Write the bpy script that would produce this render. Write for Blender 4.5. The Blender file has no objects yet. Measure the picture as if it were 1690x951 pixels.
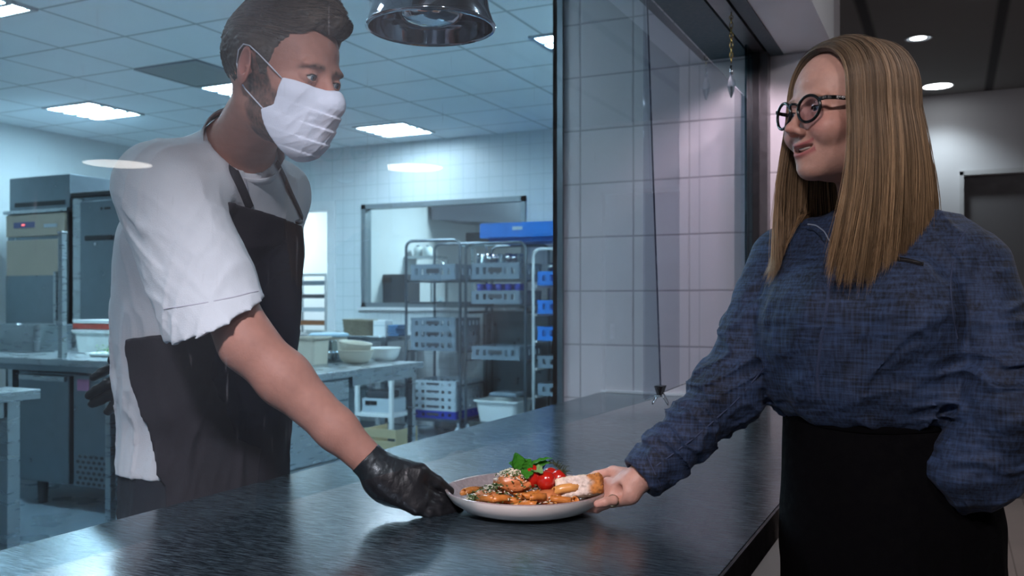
import bpy, bmesh, math, random
import numpy as np
from mathutils import Vector, Matrix
random.seed(7); rng = np.random.default_rng(7)
SC = bpy.context.scene
COL = SC.collection
# ---------------------------------------------------------------- camera
# room frame: X towards the guest side, Y along the counter, Z up; the camera looks 25.8 deg left of +Y
F = 1500.0; CX = 845.0; HZ = 495.0; CAMZ = 1.31
TH = math.radians(25.8); CT, ST = math.cos(TH), math.sin(TH)
cam = bpy.data.cameras.new('camera'); camo = bpy.data.objects.new('camera', cam); COL.objects.link(camo)
camo.location = (0, 0, CAMZ); camo.rotation_euler = (math.pi/2, 0, TH)
cam.sensor_width = 36; cam.lens = 36*F/1690; cam.shift_y = (HZ-475.5)/1690
cam.clip_start = 0.02; cam.clip_end = 60
cam.dof.use_dof = True; cam.dof.focus_distance = 1.62; cam.dof.aperture_fstop = 6.5
SC.camera = camo
SC.view_settings.view_transform = 'Standard'; SC.view_settings.look = 'None'
SC.view_settings.gamma = 1; SC.view_settings.exposure = 0.35; SC.view_settings.use_curve_mapping = False
# ---------------------------------------------------------------- world
w = bpy.data.worlds.new('world'); SC.world = w; w.use_nodes = True
w.node_tree.nodes['Background'].inputs[0].default_value = (.10, .14, .2, 1)
w.node_tree.nodes['Background'].inputs[1].default_value = 0.02
def light(name, kind, loc, aim, power, color, size=.1, size_y=None, spot=60, blend=.5):
    l = bpy.data.lights.new(name, kind); l.energy = power; l.color = color
    if kind == 'AREA':
        l.size = size
        if size_y: l.shape = 'RECTANGLE'; l.size_y = size_y
    elif kind == 'SPOT':
        l.shadow_soft_size = size; l.spot_size = math.radians(spot); l.spot_blend = blend
    else: l.shadow_soft_size = size
    o = bpy.data.objects.new(name, l); COL.objects.link(o); o.location = loc
    o.rotation_euler = (Vector(aim)-Vector(loc)).to_track_quat('-Z', 'Y').to_euler()
    return o
KIT = (.60, .86, 1.0)       # cool tubes of the kitchen
GUE = (1.0, .86, .93)       # neutral pinkish halogen of the guest side
# downlights of the guest side ceiling (bulbs sit in the ceiling), then added unseen key spots behind the camera
light('downlight_or_key', 'SPOT', (-.157, 5.24, 2.66), (-.157, 5.24, 0), 25, GUE, .04, spot=110)
light('downlight_or_key', 'SPOT', (-.08, 6.47, 2.66), (-.08, 6.6, 0), 20, (.8, .93, 1), .06, spot=120, blend=.8)
light('downlight_or_key', 'SPOT', (-.50, 3.15, 2.25), (-.72, 3.62, 1.5), 15, (1, .82, .95), .03, spot=95, blend=.6)
light('downlight_or_key', 'SPOT', (.9, .1, 2.65), (-.3, 1.6, 1.2), 34, (1, .88, .88), .10, spot=80, blend=.7)  # unseen key spot for the woman, no fixture
light('downlight_or_key', 'SPOT', (-.05, -.7, 2.65), (-1.45, 1.45, 1.30), 680, (1, .78, .80), .14, spot=44, blend=.8)  # added pink key, cone narrowed to brighten only the chef
light('downlight_or_key', 'SPOT', (-.25, -.6, 2.65), (-.10, 1.62, 1.40), 85, (1, .86, .84), .10, spot=46, blend=.8)  # added as the woman's own key from front left, no fixture
light('guest_side_fill', 'POINT', (.85, 2.5, 2.60), (.85, 2.5, 0), 16, (.93, .93, 1), .08)  # unseen point light added to brighten the bulkhead side and ceiling
# ---------------------------------------------------------------- space helpers
def P2W(x, d, z): return Vector((x*CT-d*ST, x*ST+d*CT, z))       # camera-frame metres -> room
def q(px, py, d): return np.array([(px-CX)/F*d, d, CAMZ+(HZ-py)*d/F])   # photo measurement -> camera-frame metres
def W(px, py, d): return P2W(*q(px, py, d))
MROT = np.array([[CT, -ST, 0], [ST, CT, 0], [0, 0, 1]])
# ---------------------------------------------------------------- materials
def mat(name, col=(.5,.5,.5), rough=.5, metal=0, spec=.5, noise=0, nscale=30, bump=0, bscale=80, sss=0, emis=None, estr=0, stretch=(1,1,1), alpha=1, trans=0, coat=0, aniso=0):
    m = bpy.data.materials.new(name); m.use_nodes = True
    nt = m.node_tree; b = nt.nodes['Principled BSDF']
    b.inputs['Base Color'].default_value = (*col, 1); b.inputs['Roughness'].default_value = rough
    b.inputs['Metallic'].default_value = metal; b.inputs['Specular IOR Level'].default_value = spec
    if trans: b.inputs['Transmission Weight'].default_value = trans
    if coat: b.inputs['Coat Weight'].default_value = coat; b.inputs['Coat Roughness'].default_value = .1
    if sss:
        b.inputs['Subsurface Weight'].default_value = sss; b.inputs['Subsurface Radius'].default_value = (.012, .005, .003)
        b.inputs['Subsurface Scale'].default_value = 1
    if emis: b.inputs['Emission Color'].default_value = (*emis, 1); b.inputs['Emission Strength'].default_value = estr
    if noise or bump:
        tc = nt.nodes.new('ShaderNodeTexCoord'); mp = nt.nodes.new('ShaderNodeMapping'); mp.inputs['Scale'].default_value = stretch
        nt.links.new(tc.outputs['Object'], mp.inputs['Vector'])
    if noise:
        n = nt.nodes.new('ShaderNodeTexNoise'); n.inputs['Scale'].default_value = nscale; n.inputs['Detail'].default_value = 5
        nt.links.new(mp.outputs[0], n.inputs['Vector'])
        mx = nt.nodes.new('ShaderNodeMix'); mx.data_type = 'RGBA'
        mx.inputs[6].default_value = (*[c*(1-noise) for c in col], 1); mx.inputs[7].default_value = (*[min(1, c*(1+noise)) for c in col], 1)
        nt.links.new(n.outputs[0], mx.inputs[0]); nt.links.new(mx.outputs[2], b.inputs['Base Color'])
        mr = nt.nodes.new('ShaderNodeMapRange'); mr.inputs[1].default_value = .3; mr.inputs[2].default_value = .7
        mr.inputs[3].default_value = max(.02, rough*.8); mr.inputs[4].default_value = min(1, rough*1.2)
        nt.links.new(n.outputs[0], mr.inputs[0]); nt.links.new(mr.outputs[0], b.inputs['Roughness'])
    if bump:
        n2 = nt.nodes.new('ShaderNodeTexNoise'); n2.inputs['Scale'].default_value = bscale; n2.inputs['Detail'].default_value = 4
        nt.links.new(mp.outputs[0], n2.inputs['Vector'])
        bp = nt.nodes.new('ShaderNodeBump'); bp.inputs['Strength'].default_value = bump; bp.inputs['Distance'].default_value = .002
        nt.links.new(n2.outputs[0], bp.inputs['Height']); nt.links.new(bp.outputs[0], b.inputs['Normal'])
    return m
def vcol(m, gain=None):            # base colour from the mesh's own colour attribute (lips, brows, crust ...)
    nt = m.node_tree; b = nt.nodes['Principled BSDF']
    a = nt.nodes.new('ShaderNodeAttribute'); a.attribute_name = 'Col'
    n = nt.nodes.new('ShaderNodeTexNoise'); n.inputs['Scale'].default_value = 90; n.inputs['Detail'].default_value = 4
    tc = nt.nodes.new('ShaderNodeTexCoord'); nt.links.new(tc.outputs['Object'], n.inputs['Vector'])
    mr = nt.nodes.new('ShaderNodeMapRange'); mr.inputs[3].default_value = .86; mr.inputs[4].default_value = 1.12
    nt.links.new(n.outputs[0], mr.inputs[0])
    mx = nt.nodes.new('ShaderNodeMix'); mx.data_type = 'RGBA'; mx.blend_type = 'MULTIPLY'; mx.inputs[0].default_value = 1
    nt.links.new(a.outputs['Color'], mx.inputs[6]); nt.links.new(mr.outputs[0], mx.inputs[7])
    nt.links.new(mx.outputs[2], b.inputs['Base Color'])
    return m
def glass_mat(name, tint, fres=1.0, haze=.0, rough=.0):
    m = bpy.data.materials.new(name); m.use_nodes = True; nt = m.node_tree; nt.nodes.clear()
    L = nt.links.new; N = nt.nodes.new
    out = N('ShaderNodeOutputMaterial'); tr = N('ShaderNodeBsdfTransparent'); tr.inputs[0].default_value = (*tint, 1)
    gl = N('ShaderNodeBsdfGlossy'); gl.inputs['Roughness'].default_value = rough; gl.inputs[0].default_value = (1, 1, 1, 1)
    fr = N('ShaderNodeFresnel'); fr.inputs[0].default_value = 1.5
    geo = N('ShaderNodeNewGeometry'); inv = N('ShaderNodeMath'); inv.operation = 'SUBTRACT'; inv.inputs[0].default_value = 1
    L(geo.outputs['Backfacing'], inv.inputs[1]); mul = N('ShaderNodeMath'); mul.operation = 'MULTIPLY'
    L(fr.outputs[0], mul.inputs[0]); L(inv.outputs[0], mul.inputs[1])
    m2 = N('ShaderNodeMath'); m2.operation = 'MULTIPLY'; m2.inputs[1].default_value = fres; L(mul.outputs[0], m2.inputs[0])
    mix = N('ShaderNodeMixShader'); L(m2.outputs[0], mix.inputs[0]); L(tr.outputs[0], mix.inputs[1]); L(gl.outputs[0], mix.inputs[2])
    last = mix
    if haze:
        # fine wiping scratches and dust specks that lie on the pane
        tc = N('ShaderNodeTexCoord'); df = N('ShaderNodeBsdfDiffuse'); df.inputs[0].default_value = (.75, .85, .95, 1)
        tl = N('ShaderNodeBsdfTranslucent'); tl.inputs[0].default_value = (.75, .85, .95, 1)
        ad = N('ShaderNodeMixShader'); ad.inputs[0].default_value = .5; L(df.outputs[0], ad.inputs[1]); L(tl.outputs[0], ad.inputs[2])
        tot = None
        for (rot, sc, lo, hi, amt) in ((.5, (1, 26, 2.2), .69, .78, .5), (-.7, (1, 30, 2.0), .70, .8, .5), (1.2, (1, 24, 2.4), .70, .8, .5), (0, (1, 60, 60), .79, .84, .9), (0, (1, 1.3, 1.3), .35, .9, .35)):
            mp = N('ShaderNodeMapping'); mp.inputs['Rotation'].default_value = (rot, 0, 0); mp.inputs['Scale'].default_value = sc
            L(tc.outputs['Object'], mp.inputs['Vector'])
            n = N('ShaderNodeTexNoise'); n.inputs['Scale'].default_value = 6 if sc[1] != 1.3 else 2; n.inputs['Detail'].default_value = 3; n.inputs['Distortion'].default_value = .6 if sc[2] < 10 else 0
            L(mp.outputs[0], n.inputs['Vector'])
            r = N('ShaderNodeMapRange'); r.inputs[1].default_value = lo; r.inputs[2].default_value = hi; r.inputs[4].default_value = amt*haze
            L(n.outputs[0], r.inputs[0])
            if tot is None: tot = r.outputs[0]
            else:
                s = N('ShaderNodeMath'); s.operation = 'ADD'; L(tot, s.inputs[0]); L(r.outputs[0], s.inputs[1]); tot = s.outputs[0]
        mu = N('ShaderNodeMath'); mu.operation = 'MULTIPLY'; L(tot, mu.inputs[0]); L(inv.outputs[0], mu.inputs[1])
        mh = N('ShaderNodeMixShader'); L(mu.outputs[0], mh.inputs[0]); L(mix.outputs[0], mh.inputs[1]); L(ad.outputs[0], mh.inputs[2]); last = mh
    L(last.outputs[0], out.inputs[0])
    return m
# ---------------------------------------------------------------- object helpers
def tag(o, label=None, cat=None, group=None, kind=None):
    if label: o['label'] = label
    if cat: o['category'] = cat
    if group: o['group'] = group
    if kind: o['kind'] = kind
    return o
def empty(name, loc, label=None, cat=None, group=None, rz=0):
    o = bpy.data.objects.new(name, None); COL.objects.link(o); o.location = loc; o.rotation_euler = (0, 0, rz)
    o.empty_display_size = .05
    return tag(o, label, cat, group)
def link(name, me, m, parent=None, smooth=None, world=True):
    o = bpy.data.objects.new(name, me); COL.objects.link(o)
    if m is not None and not me.materials: me.materials.append(m)
    if parent is not None:
        o.parent = parent
    if smooth is not None:
        for p in me.polygons: p.use_smooth = smooth
    return o
class MB:
    """collects shapes into one mesh"""
    def __init__(s): s.bm = bmesh.new()
    def _x(s, geo, M):
        bmesh.ops.transform(s.bm, matrix=M, verts=geo)
    def box(s, c, d, rz=0, bev=0, M=None):
        r = bmesh.ops.create_cube(s.bm, size=1); v = r['verts']
        bmesh.ops.scale(s.bm, vec=d, verts=v)
        if bev:
            ed = list({e for x in v for e in x.link_edges})
            rr = bmesh.ops.bevel(s.bm, geom=ed, offset=min(bev, min(d)*.45), segments=2, profile=.5, affect='EDGES')
            v = list({x for f in rr['faces'] for x in f.verts} | {x for x in v if x.is_valid})
            # include all verts of this island
            isl = set(v); st = list(v)
            while st:
                a = st.pop()
                for e in a.link_edges:
                    b = e.other_vert(a)
                    if b not in isl: isl.add(b); st.append(b)
            v = list(isl)
        T = Matrix.Translation(c) @ Matrix.Rotation(rz, 4, 'Z')
        if M is not None: T = M @ T
        s._x(v, T); return s
    def b2(s, lo, hi, bev=0):
        lo, hi = Vector(lo), Vector(hi); d = hi-lo
        return s.box((lo+hi)/2, (abs(d.x), abs(d.y), abs(d.z)), 0, bev)
    def cyl(s, a, b, r, r2=None, seg=16, caps=True):
        a, b = Vector(a), Vector(b); d = b-a
        g = bmesh.ops.create_cone(s.bm, cap_ends=caps, segments=seg, radius1=r, radius2=r if r2 is None else r2, depth=d.length)
        s._x(g['verts'], Matrix.Translation((a+b)/2) @ d.to_track_quat('Z', 'Y').to_matrix().to_4x4()); return s
    def sph(s, c, r, seg=16, sc=(1,1,1), M=None):
        g = bmesh.ops.create_uvsphere(s.bm, u_segments=seg, v_segments=max(6, seg//2), radius=r)
        T = Matrix.Translation(c) @ (M.to_4x4() if M is not None else Matrix.Identity(4)) @ Matrix.Diagonal((*sc, 1))
        s._x(g['verts'], T); return s
    def lathe(s, prof, c=(0,0,0), seg=32, sx=1, sy=1, M=None):
        vs = []
        for (r, z) in prof:
            ring = []
            for k in range(seg):
                a = 2*math.pi*k/seg; p = Vector((r*math.cos(a)*sx, r*math.sin(a)*sy, z))
                if M is not None: p = M @ p
                ring.append(s.bm.verts.new(p+Vector(c)))
            vs.append(ring)
        for i in range(len(vs)-1):
            for k in range(seg):
                s.bm.faces.new((vs[i][k], vs[i][(k+1) % seg], vs[i+1][(k+1) % seg], vs[i+1][k]))
        return s
    def tube(s, pts, r, seg=8, close=False):
        pts = [Vector(p) for p in pts]; n = len(pts); rings = []
        rs = r if hasattr(r, '__len__') else [r]*n
        prev = None
        for i, p in enumerate(pts):
            if close: t = pts[(i+1) % n]-pts[i-1]
            else: t = pts[min(i+1, n-1)]-pts[max(i-1, 0)]
            t.normalize()
            if prev is None: u = t.orthogonal().normalized()
            else:
                u = prev-t*prev.dot(t)
                u = t.orthogonal().normalized() if u.length < 1e-6 else u.normalized()
            prev = u; v = t.cross(u)
            rings.append([s.bm.verts.new(p+(u*math.cos(2*math.pi*k/seg)+v*math.sin(2*math.pi*k/seg))*rs[i]) for k in range(seg)])
        m = n if close else n-1
        for i in range(m):
            a, b = rings[i], rings[(i+1) % n]
            for k in range(seg): s.bm.faces.new((a[k], a[(k+1) % seg], b[(k+1) % seg], b[k]))
        if not close:
            s.bm.faces.new(rings[0][::-1]); s.bm.faces.new(rings[-1])
        return s
    def poly(s, pts, ext):
        """prism from a planar outline, extruded along vector ext"""
        a = [s.bm.verts.new(Vector(p)) for p in pts]; b = [s.bm.verts.new(Vector(p)+Vector(ext)) for p in pts]
        s.bm.faces.new(a); s.bm.faces.new(b[::-1]); n = len(a)
        for i in range(n): s.bm.faces.new((a[i], b[i], b[(i+1) % n], a[(i+1) % n]))
        return s
    def build(s, name, m, parent=None, smooth=False, offset=None):
        bmesh.ops.recalc_face_normals(s.bm, faces=s.bm.faces[:])
        if offset is not None: bmesh.ops.translate(s.bm, vec=-Vector(offset), verts=s.bm.verts[:])
        elif parent is not None and parent.type == 'EMPTY':
            T = (Matrix.Translation(parent.location) @ parent.rotation_euler.to_matrix().to_4x4()).inverted()
            bmesh.ops.transform(s.bm, matrix=T, verts=s.bm.verts[:])
        elif parent is not None and parent.parent is not None and parent.parent.type == 'EMPTY':
            pp = parent.parent
            T = (Matrix.Translation(pp.location) @ pp.rotation_euler.to_matrix().to_4x4()).inverted()
            bmesh.ops.transform(s.bm, matrix=T, verts=s.bm.verts[:])
        me = bpy.data.meshes.new(name); s.bm.to_mesh(me); s.bm.free()
        if smooth:
            for p in me.polygons: p.use_smooth = True
            if smooth == 'auto':
                me.set_sharp_from_angle(angle=math.radians(40))
        return link(name, me, m, parent)
def kids(o): return [c for c in bpy.data.objects if c.parent == o]
def copy_tree(o, loc=None, rz=None, label=None, group=None, parent=None):
    c = o.copy(); COL.objects.link(c)
    if parent is not None: c.parent = parent
    if loc is not None: c.location = loc
    if rz is not None: c.rotation_euler = (0, 0, rz)
    if label: c['label'] = label
    if group: c['group'] = group
    for ch in kids(o): copy_tree(ch, parent=c)
    return c
def struct(name, mb, m, smooth=False):
    o = mb.build(name, m, None, smooth); o['kind'] = 'structure'; return o
# ---------------------------------------------------------------- signed-distance mesher (organic shapes)
def smin(a, b, k):
    if k <= 0: return np.minimum(a, b)
    h = np.maximum(k-np.abs(a-b), 0)/k
    return np.minimum(a, b)-h*h*k*.25
def smax(a, b, k): return -smin(-a, -b, k)
def nrm(v): v = np.asarray(v, float); return v/np.linalg.norm(v)
def ell(c, r, R=None):
    c = np.array(c, np.float32); r = np.array(r, np.float32); Rm = None if R is None else np.array(R, np.float32)
    def f(P):
        p = P-c
        if Rm is not None: p = p @ Rm.T
        k0 = np.sqrt(((p/r)**2).sum(-1))+1e-9; k1 = np.sqrt(((p/r**2)**2).sum(-1))+1e-9
        return k0*(k0-1)/k1
    return f
def cap(a, b, ra, rb=None):
    a = np.array(a, np.float32); b = np.array(b, np.float32); rb = ra if rb is None else rb
    d = b-a; L = float((d*d).sum())+1e-12
    def f(P):
        p = P-a; t = np.clip((p @ d)/L, 0, 1)
        return np.sqrt(((p-t[..., None]*d)**2).sum(-1))-(ra+(rb-ra)*t)
    return f
def chain(pts, rs, k=.004):
    return [('add', cap(pts[i], pts[i+1], rs[i], rs[i+1]), k) for i in range(len(pts)-1)]
def rbox(c, h, r=.005, R=None):
    c = np.array(c, np.float32); h = np.array(h, np.float32)-r; Rm = None if R is None else np.array(R, np.float32)
    def f(P):
        p = P-c
        if Rm is not None: p = p @ Rm.T
        e = np.abs(p)-h
        return np.sqrt((np.maximum(e, 0)**2).sum(-1))+np.minimum(e.max(-1), 0)-r
    return f
def plane(pt, n):
    pt = np.array(pt, np.float32); n = nrm(n).astype(np.float32)
    return lambda P: (P-pt) @ n        # positive on the side n points to
def loft(zs, cx, cy, ra, rb, fw, lf, pw=2.0):
    """elliptic column: centre (cx,cy) and radii (along fw, along lf) against z"""
    zs = np.array(zs); fw = np.array(fw, np.float32); lf = np.array(lf, np.float32)
    zz = np.linspace(zs[0], zs[-1], 200)
    def sm(v):
        y = np.interp(zz, zs, v); kk = np.hanning(25); kk /= kk.sum()
        yp = np.concatenate([np.full(12, y[0]), y, np.full(12, y[-1])]); return np.convolve(yp, kk, 'valid')
    T = [sm(v) for v in (cx, cy, ra, rb)]
    def f(P):
        z = P[..., 2]; c0, c1, a, b = (np.interp(z, zz, t) for t in T)
        x = P[..., 0]-c0; y = P[..., 1]-c1
        u = (x*fw[0]+y*fw[1])/a; v = (x*lf[0]+y*lf[1])/b
        n = (np.abs(u)**pw+np.abs(v)**pw)**(1/pw)
        s = (n-1)*np.minimum(a, b)*.85+(n-1)*0.15*np.maximum(a, b)
        e = np.maximum(zs[0]-z, z-zs[-1])
        return np.maximum(s, e)
    return f
def local(ops, o, M, s=1.0):
    o = np.array(o, np.float32); M = np.array(M, np.float32)
    def wrap(g): return lambda P: s*g(((P-o) @ M.T)/s)
    return [(op, wrap(g), k*s) for op, g, k in ops]
def evalf(ops, P):
    f = np.full(P.shape[:-1], .3, np.float32)
    for op, g, k in ops:
        v = g(P)
        if op == 'add': f = smin(f, v, k)
        elif op == 'sub': f = smax(f, -v, k)
        elif op == 'int': f = smax(f, v, k)
        elif op == 'disp': f = f+v
    return f
def sdf_raw(ops, lo, hi, h, B=8):
    lo = np.array(lo, float); hi = np.array(hi, float); bs = B*h
    nb = np.ceil((hi-lo)/bs).astype(int)
    I = np.stack(np.meshgrid(*[np.arange(n) for n in nb], indexing='ij'), -1).reshape(-1, 3)
    ctr = (lo+(I+.5)*bs).astype(np.float32)
    base = evalf(ops, ctr); R = bs*.87
    act = np.abs(base) < R*2.1+.012
    I = I[act]; ctr = ctr[act]
    G = nb*B+2
    vid, vpos, quads = [], [], []
    off = np.stack(np.meshgrid(*[np.arange(B+1)]*3, indexing='ij'), -1)
    corner = np.array([[i, j, k] for i in (0, 1) for j in (0, 1) for k in (0, 1)])
    edges = [(a, b) for a in range(8) for b in range(a+1, 8) if np.abs(corner[a]-corner[b]).sum() == 1]
    sel = [(op, g, k, np.asarray(g(ctr))) for op, g, k in ops]
    for s in range(0, len(I), 1500):
        Ib = I[s:s+1500]; P = (lo+((Ib*B)[:, None, None, None, :]+off)*h).astype(np.float32)
        f = np.full(P.shape[:-1], .3, np.float32)
        for op, g, k, gc in sel:
            if op == 'add': mk = gc[s:s+1500] < R*3.2+k+.015
            elif op == 'sub': mk = gc[s:s+1500] < R*3.2+k+.015
            elif op == 'int': mk = gc[s:s+1500] > -(R*3.2+k+.015)
            else: mk = np.ones(len(Ib), bool)
            if not mk.any(): continue
            v = g(P[mk])
            if op == 'add': f[mk] = smin(f[mk], v, k)
            elif op == 'sub': f[mk] = smax(f[mk], -v, k)
            elif op == 'int': f[mk] = smax(f[mk], v, k)
            else: f[mk] = f[mk]+v
        neg = f < 0
        cn = np.stack([neg[:, c[0]:B+c[0], c[1]:B+c[1], c[2]:B+c[2]] for c in corner], -1)
        mix = cn.any(-1) & ~cn.all(-1)
        b, i, j, k = np.nonzero(mix)
        if len(b) == 0: continue
        cell = Ib[b]*B+np.stack([i, j, k], -1)
        fv = np.stack([f[b, i+c[0], j+c[1], k+c[2]] for c in corner], -1)
        acc = np.zeros((len(b), 3)); cnt = np.zeros(len(b))
        for a, e in edges:
            m = (fv[:, a] < 0) != (fv[:, e] < 0)
            t = fv[:, a]/(fv[:, a]-fv[:, e]+1e-12)
            pp = corner[a]+t[:, None]*(corner[e]-corner[a])
            acc[m] += pp[m]; cnt[m] += 1
        vpos.append(lo+(cell+acc/cnt[:, None])*h)
        vid.append((cell[:, 0]*G[1]+cell[:, 1])*G[2]+cell[:, 2])
        for ax in range(3):
            sl0 = [slice(0, B)]*3; sl1 = list(sl0); sl1[ax] = slice(1, B+1)
            n0 = neg[(slice(None), *sl0)]; n1 = neg[(slice(None), *sl1)]
            b, i, j, k = np.nonzero(n0 != n1)
            if len(b) == 0: continue
            flip = n0[b, i, j, k]
            c = Ib[b]*B+np.stack([i, j, k], -1)
            u = np.zeros(3, int); v = np.zeros(3, int); u[(ax+1) % 3] = 1; v[(ax+2) % 3] = 1
            qd = np.stack([c-u-v, c-v, c, c-u], 1)
            qd[~flip] = qd[~flip][:, ::-1]
            quads.append((qd[..., 0]*G[1]+qd[..., 1])*G[2]+qd[..., 2])
    vid = np.concatenate(vid); vpos = np.concatenate(vpos); Q = np.concatenate(quads)
    o = np.argsort(vid); vid = vid[o]; vpos = vpos[o]
    ix = np.searchsorted(vid, Q); ix = np.minimum(ix, len(vid)-1)
    ok = (vid[ix] == Q).all(1)
    return vpos, ix[ok]
def mesh_np(name, V, Q, col=None, smooth=True):
    me = bpy.data.meshes.new(name); n = len(V); m = len(Q); k = Q.shape[1]
    me.vertices.add(n); me.vertices.foreach_set('co', np.asarray(V, np.float32).ravel())
    me.loops.add(m*k); me.loops.foreach_set('vertex_index', np.asarray(Q, np.int32).ravel())
    me.polygons.add(m); me.polygons.foreach_set('loop_start', np.arange(0, m*k, k, dtype=np.int32))
    me.update(calc_edges=True)
    if smooth: me.polygons.foreach_set('use_smooth', np.ones(m, bool))
    if col is not None:
        a = me.color_attributes.new('Col', 'FLOAT_COLOR', 'POINT')
        a.data.foreach_set('color', np.concatenate([col, np.ones((n, 1))], 1).astype(np.float32).ravel())
    return me
def relax(V, Q, it=1, lam=.5):
    n = len(V)
    for _ in range(it):
        acc = np.zeros_like(V); cnt = np.zeros(n)
        for a in range(4):
            for b in (1, 3):
                np.add.at(acc, Q[:, a], V[Q[:, (a+b) % 4]]); np.add.at(cnt, Q[:, a], 1)
        V = V+lam*(acc/np.maximum(cnt, 1)[:, None]-V)
    return V
def organic(name, ops, lo, hi, h, m, parent, colf=None, it=1, fn=None, frame='cam'):
    """mesh a distance field given in camera-frame metres (or room metres) and link it under parent"""
    V, Q = sdf_raw(ops, lo, hi, h)
    if it: V = relax(V, Q, it)
    if fn is not None: V = fn(V)
    col = colf(V) if colf else None
    if frame == 'cam': V = V @ MROT.T
    if parent is not None:
        pr = parent if parent.parent is None else parent.parent
        V = V-np.array(pr.location)
    return link(name, mesh_np(name, V, Q, col), m, parent)
def vnoise(P, seed=0):
    """smooth value noise in [-1,1]"""
    Pi = np.floor(P).astype(np.int64); Pf = P-Pi; Pf = Pf*Pf*(3-2*Pf)
    def hsh(a):
        x = (a[..., 0]*374761393+a[..., 1]*668265263+a[..., 2]*2147483647+seed*1442695041) & 0xffffffff
        x = ((x ^ (x >> 13))*1274126177) & 0xffffffff
        return ((x ^ (x >> 16)) & 0xffff)/32767.5-1
    r = 0
    for i in (0, 1):
        for j in (0, 1):
            for k in (0, 1):
                wgt = (Pf[..., 0] if i else 1-Pf[..., 0])*(Pf[..., 1] if j else 1-Pf[..., 1])*(Pf[..., 2] if k else 1-Pf[..., 2])
                r = r+wgt*hsh(Pi+np.array([i, j, k]))
    return r
def folds(axis, across, wl, amp, seed=0, sharp=1.5, region=None, stretch=5.0):
    """cloth folds that run along `axis` and repeat along `across`"""
    ax = nrm(axis); ac = nrm(across-np.dot(across, ax)*ax); th = np.cross(ax, ac)
    wl = wl*.62; M = np.stack([ax/(wl*stretch), ac/wl, th/(wl*2)]).astype(np.float32)
    def f(P):
        X = P @ M.T; n = vnoise(X+.35*vnoise(X*.6, seed+50)[..., None], seed); n2 = vnoise(X*1.9+7, seed+9)
        r = np.clip(1-np.abs(n)*2.6, 0, 1)**sharp; r2 = np.clip(1-np.abs(n2)*2.6, 0, 1)**sharp
        v = -amp*(1.25*r+.4*r2-.45+.35*n)
        if region is not None: v = v*region(P)
        return v.astype(np.float32)
    return f
def gauss(c, s):
    c = np.array(c, np.float32)
    return lambda P: np.exp(-((P-c)**2).sum(-1)/(2*s*s))
# ---------------------------------------------------------------- surface materials of the setting
def grid_mat(name, col, line, sx, sy, ox, oy, wid, rough=.6, ax=(0, 1), noise=.06, bump=.0, metal=0, spec=.5, linerough=.8):
    m = bpy.data.materials.new(name); m.use_nodes = True; nt = m.node_tree; L = nt.links.new; N = nt.nodes.new
    b = nt.nodes['Principled BSDF']; geo = N('ShaderNodeNewGeometry'); sp = N('ShaderNodeSeparateXYZ'); L(geo.outputs['Position'], sp.inputs[0])
    outs = []
    for a, s, o in ((ax[0], sx, ox), (ax[1], sy, oy)):
        if s is None: continue
        ad = N('ShaderNodeMath'); ad.operation = 'SUBTRACT'; ad.inputs[1].default_value = o-100*s; L(sp.outputs[a], ad.inputs[0])
        dv = N('ShaderNodeMath'); dv.operation = 'DIVIDE'; dv.inputs[1].default_value = s; L(ad.outputs[0], dv.inputs[0])
        fr = N('ShaderNodeMath'); fr.operation = 'FRACT'; L(dv.outputs[0], fr.inputs[0])
        sb = N('ShaderNodeMath'); sb.operation = 'SUBTRACT'; sb.inputs[1].default_value = .5; L(fr.outputs[0], sb.inputs[0])
        ab = N('ShaderNodeMath'); ab.operation = 'ABSOLUTE'; L(sb.outputs[0], ab.inputs[0])
        r = N('ShaderNodeMapRange'); r.inputs[1].default_value = .5-wid/s; r.inputs[2].default_value = .5-wid/s*.45; L(ab.outputs[0], r.inputs[0])
        outs.append(r.outputs[0])
    if len(outs) == 2:
        mx = N('ShaderNodeMath'); mx.operation = 'MAXIMUM'; L(outs[0], mx.inputs[0]); L(outs[1], mx.inputs[1]); fac = mx.outputs[0]
    else: fac = outs[0]
    n = N('ShaderNodeTexNoise'); n.inputs['Scale'].default_value = 2.2; n.inputs['Detail'].default_value = 6; L(geo.outputs['Position'], n.inputs['Vector'])
    c0 = N('ShaderNodeMix'); c0.data_type = 'RGBA'; c0.inputs[6].default_value = (*[c*(1-noise) for c in col], 1); c0.inputs[7].default_value = (*[c*(1+noise) for c in col], 1)
    L(n.outputs[0], c0.inputs[0])
    c1 = N('ShaderNodeMix'); c1.data_type = 'RGBA'; c1.inputs[7].default_value = (*line, 1); L(fac, c1.inputs[0]); L(c0.outputs[2], c1.inputs[6]); L(c1.outputs[2], b.inputs['Base Color'])
    rr = N('ShaderNodeMapRange'); rr.inputs[3].default_value = rough; rr.inputs[4].default_value = linerough; L(fac, rr.inputs[0]); L(rr.outputs[0], b.inputs['Roughness'])
    b.inputs['Metallic'].default_value = metal; b.inputs['Specular IOR Level'].default_value = spec
    if bump:
        iv = N('ShaderNodeMath'); iv.operation = 'SUBTRACT'; iv.inputs[0].default_value = 1; L(fac, iv.inputs[1])
        n2 = N('ShaderNodeTexNoise'); n2.inputs['Scale'].default_value = 3.5; L(geo.outputs['Position'], n2.inputs['Vector'])
        ma = N('ShaderNodeMath'); ma.operation = 'MULTIPLY_ADD'; ma.inputs[1].default_value = 2.5; L(n2.outputs[0], ma.inputs[0]); L(iv.outputs[0], ma.inputs[2])
        bp = N('ShaderNodeBump'); bp.inputs['Strength'].default_value = bump; bp.inputs['Distance'].default_value = .003; L(ma.outputs[0], bp.inputs['Height']); L(bp.outputs[0], b.inputs['Normal'])
    return m
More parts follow.
